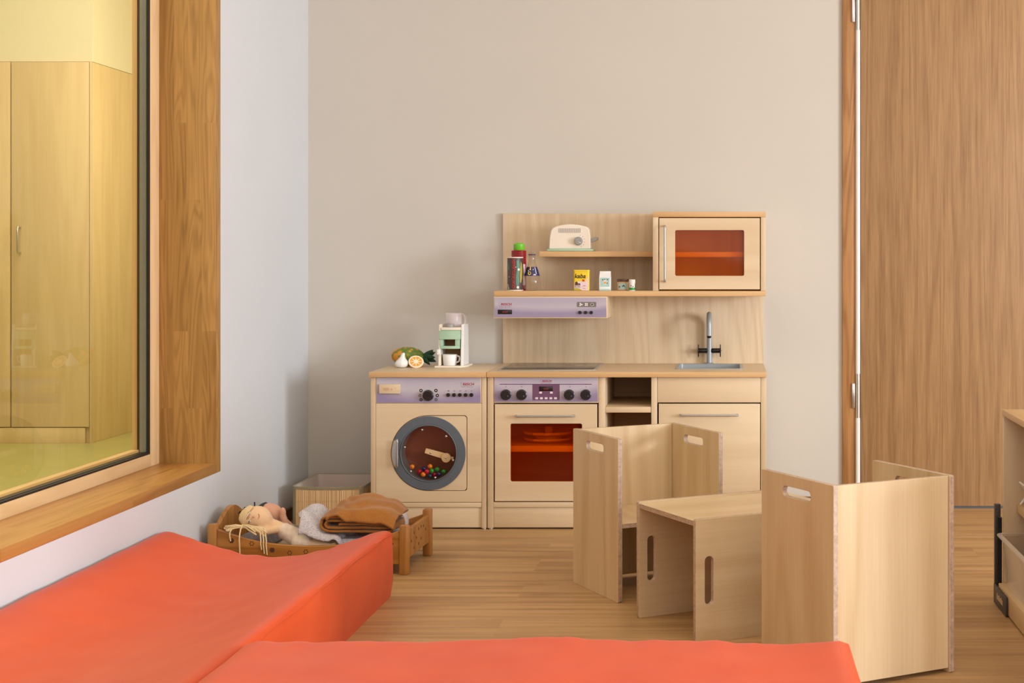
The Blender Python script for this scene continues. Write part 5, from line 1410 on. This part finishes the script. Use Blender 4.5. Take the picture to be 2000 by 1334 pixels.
# clear tub standing on the plinth
tu = thing('storage_tub', 'clear plastic tub standing on the lowest board of the shelf unit', 'storage box', (.85, 3.66, .0585))
def tubr(x0, x1, y0, y1, z0, z1, tp, t):
    b = bmesh.new()
    lay = []
    for (a0, a1, b0, b1, z) in ((x0+tp, x1-tp, y0+tp, y1-tp, z0), (x0, x1, y0, y1, z1), (x0+t, x1-t, y0+t, y1-t, z1), (x0+tp+t, x1-tp-t, y0+tp+t, y1-tp-t, z0+t)):
        lay.append([b.verts.new((p[0], p[1], z)) for p in rr(a0, a1, b0, b1, .018, 5)])
    n = len(lay[0])
    for p, q in zip(lay, lay[1:]):
        for k in range(n): b.faces.new((p[k], p[(k+1) % n], q[(k+1) % n], q[k]))
    b.faces.new(lay[0][::-1]); b.faces.new(lay[-1])
    bmesh.ops.recalc_face_normals(b, faces=b.faces[:]); return b
obj('tub_wall', tubr(.712, 1.03, 3.45, 3.912, .0588, .184, .012, .0025), M['tub'], tu, angle=50)
rim_ = plate(rr(.700, 1.04, 3.438, 3.921, .02, 5), .006, [rr(.7125, 1.0275, 3.4505, 3.9085, .016, 5)], .0012, .184, 'XY')
obj('rim', rim_, M['tub'], tu)
cl1 = ell((.80, 3.76, .1055), (.050, .10, .036), 28, 16)
for v in cl1.verts: v.co += Vector((1, 1, 1))*.006*noise.noise(v.co*30)
obj('cloth_bundle', cl1, M['beige_cloth'], label='beige cloth bundle inside the clear tub', cat='cloth', angle=80)
cl2 = ell((.81, 3.565, .0955), (.050, .070, .026), 28, 16)
for v in cl2.verts: v.co += Vector((1, 1, 1))*.006*noise.noise(v.co*34)
obj('cloth_bundle', cl2, M['blue_cloth'], label='pale blue cloth bundle inside the clear tub', cat='cloth', angle=80)
# white crossed sticks on the middle shelf
zz = .2632
cs = thing('toy_airer', 'little white wooden clothes rack with crossed legs on the middle shelf', 'toy clothes rack', (.781, 3.84, zz))
for yy in (3.905, 3.78):
    obj('leg', tube([(.802, yy, zz+.0035), (.760, yy, zz+.060)], .0030, 8), M['white'], cs); obj('leg', tube([(.760, yy-.007, zz+.0035), (.802, yy-.007, zz+.060)], .0030, 8), M['white'], cs)
for xx, z_ in ((.760, .060), (.802, .060), (.781, .0318)):
    obj('bar', cyl((xx, 3.910, zz+z_), (xx, 3.768, zz+z_), .0024, seg=10), M['white'], cs)
# ================================================================ light and camera
def area(name, loc, target, sx, sy, power, rgb, spread=180):
    l = bpy.data.lights.new(name, 'AREA'); l.shape = 'RECTANGLE'; l.size = sx; l.size_y = sy; l.energy = power; l.color = rgb
    l.spread = R(spread)
    o = bpy.data.objects.new(name, l); COL.objects.link(o); o.location = loc
    o.rotation_euler = (0, 0, 0) if target is None else (Vector(target)-Vector(loc)).to_track_quat('-Z', 'Y').to_euler()
    return o
area('window_daylight', (XR+.02, 2.15, 1.10), (0, 3.10, .9), 1.1, 1.4, 215, (.89, .945, 1.0))
area('window_skylight', (XR-.4, -.3, 1.45), (0, 3.4, .6), 3.2, 1.7, 112, (.93, .965, 1.0))
area('rear_fill', (.3, YB+.05, 1.5), (.2, 5, 1.0), 3.4, 2.0, 33, (1.0, .94, .86))  # added fill behind the camera; the wall there has no window
area('ceiling_lamp', (.4, 2.2, CEIL-.03), None, 2.6, 2.6, 29, (1.0, .90, .76))
area('next_room_lamp', (-2.75, 4.6, CEIL-.03), None, 1.6, 4.4, 88, (1.0, .97, .90))
area('next_room_fill', (XO-.03, 6.9, 1.5), (-4, 6.9, 1.2), 1.4, 1.6, 30, (1.0, .98, .92))  # added fill for the wardrobe's side; the east wall has no window
w = bpy.data.worlds.new('sky'); SC.world = w; w.use_nodes = True
w.node_tree.nodes['Background'].inputs[0].default_value = (.75, .85, 1, 1); w.node_tree.nodes['Background'].inputs[1].default_value = .6
cam = bpy.data.cameras.new('camera'); cam.sensor_width = 36; cam.sensor_fit = 'HORIZONTAL'; cam.lens = 36*F/2000
cam.shift_x = (1000-PX)/2000; cam.shift_y = -(667-PY)/2000; cam.clip_start = .02
co = bpy.data.objects.new('camera', cam); COL.objects.link(co); co.location = (0, 0, H); co.rotation_euler = (R(90), 0, 0)
SC.camera = co
SC.view_settings.view_transform = 'Standard'; SC.view_settings.look = 'None'
SC.view_settings.exposure = -.16
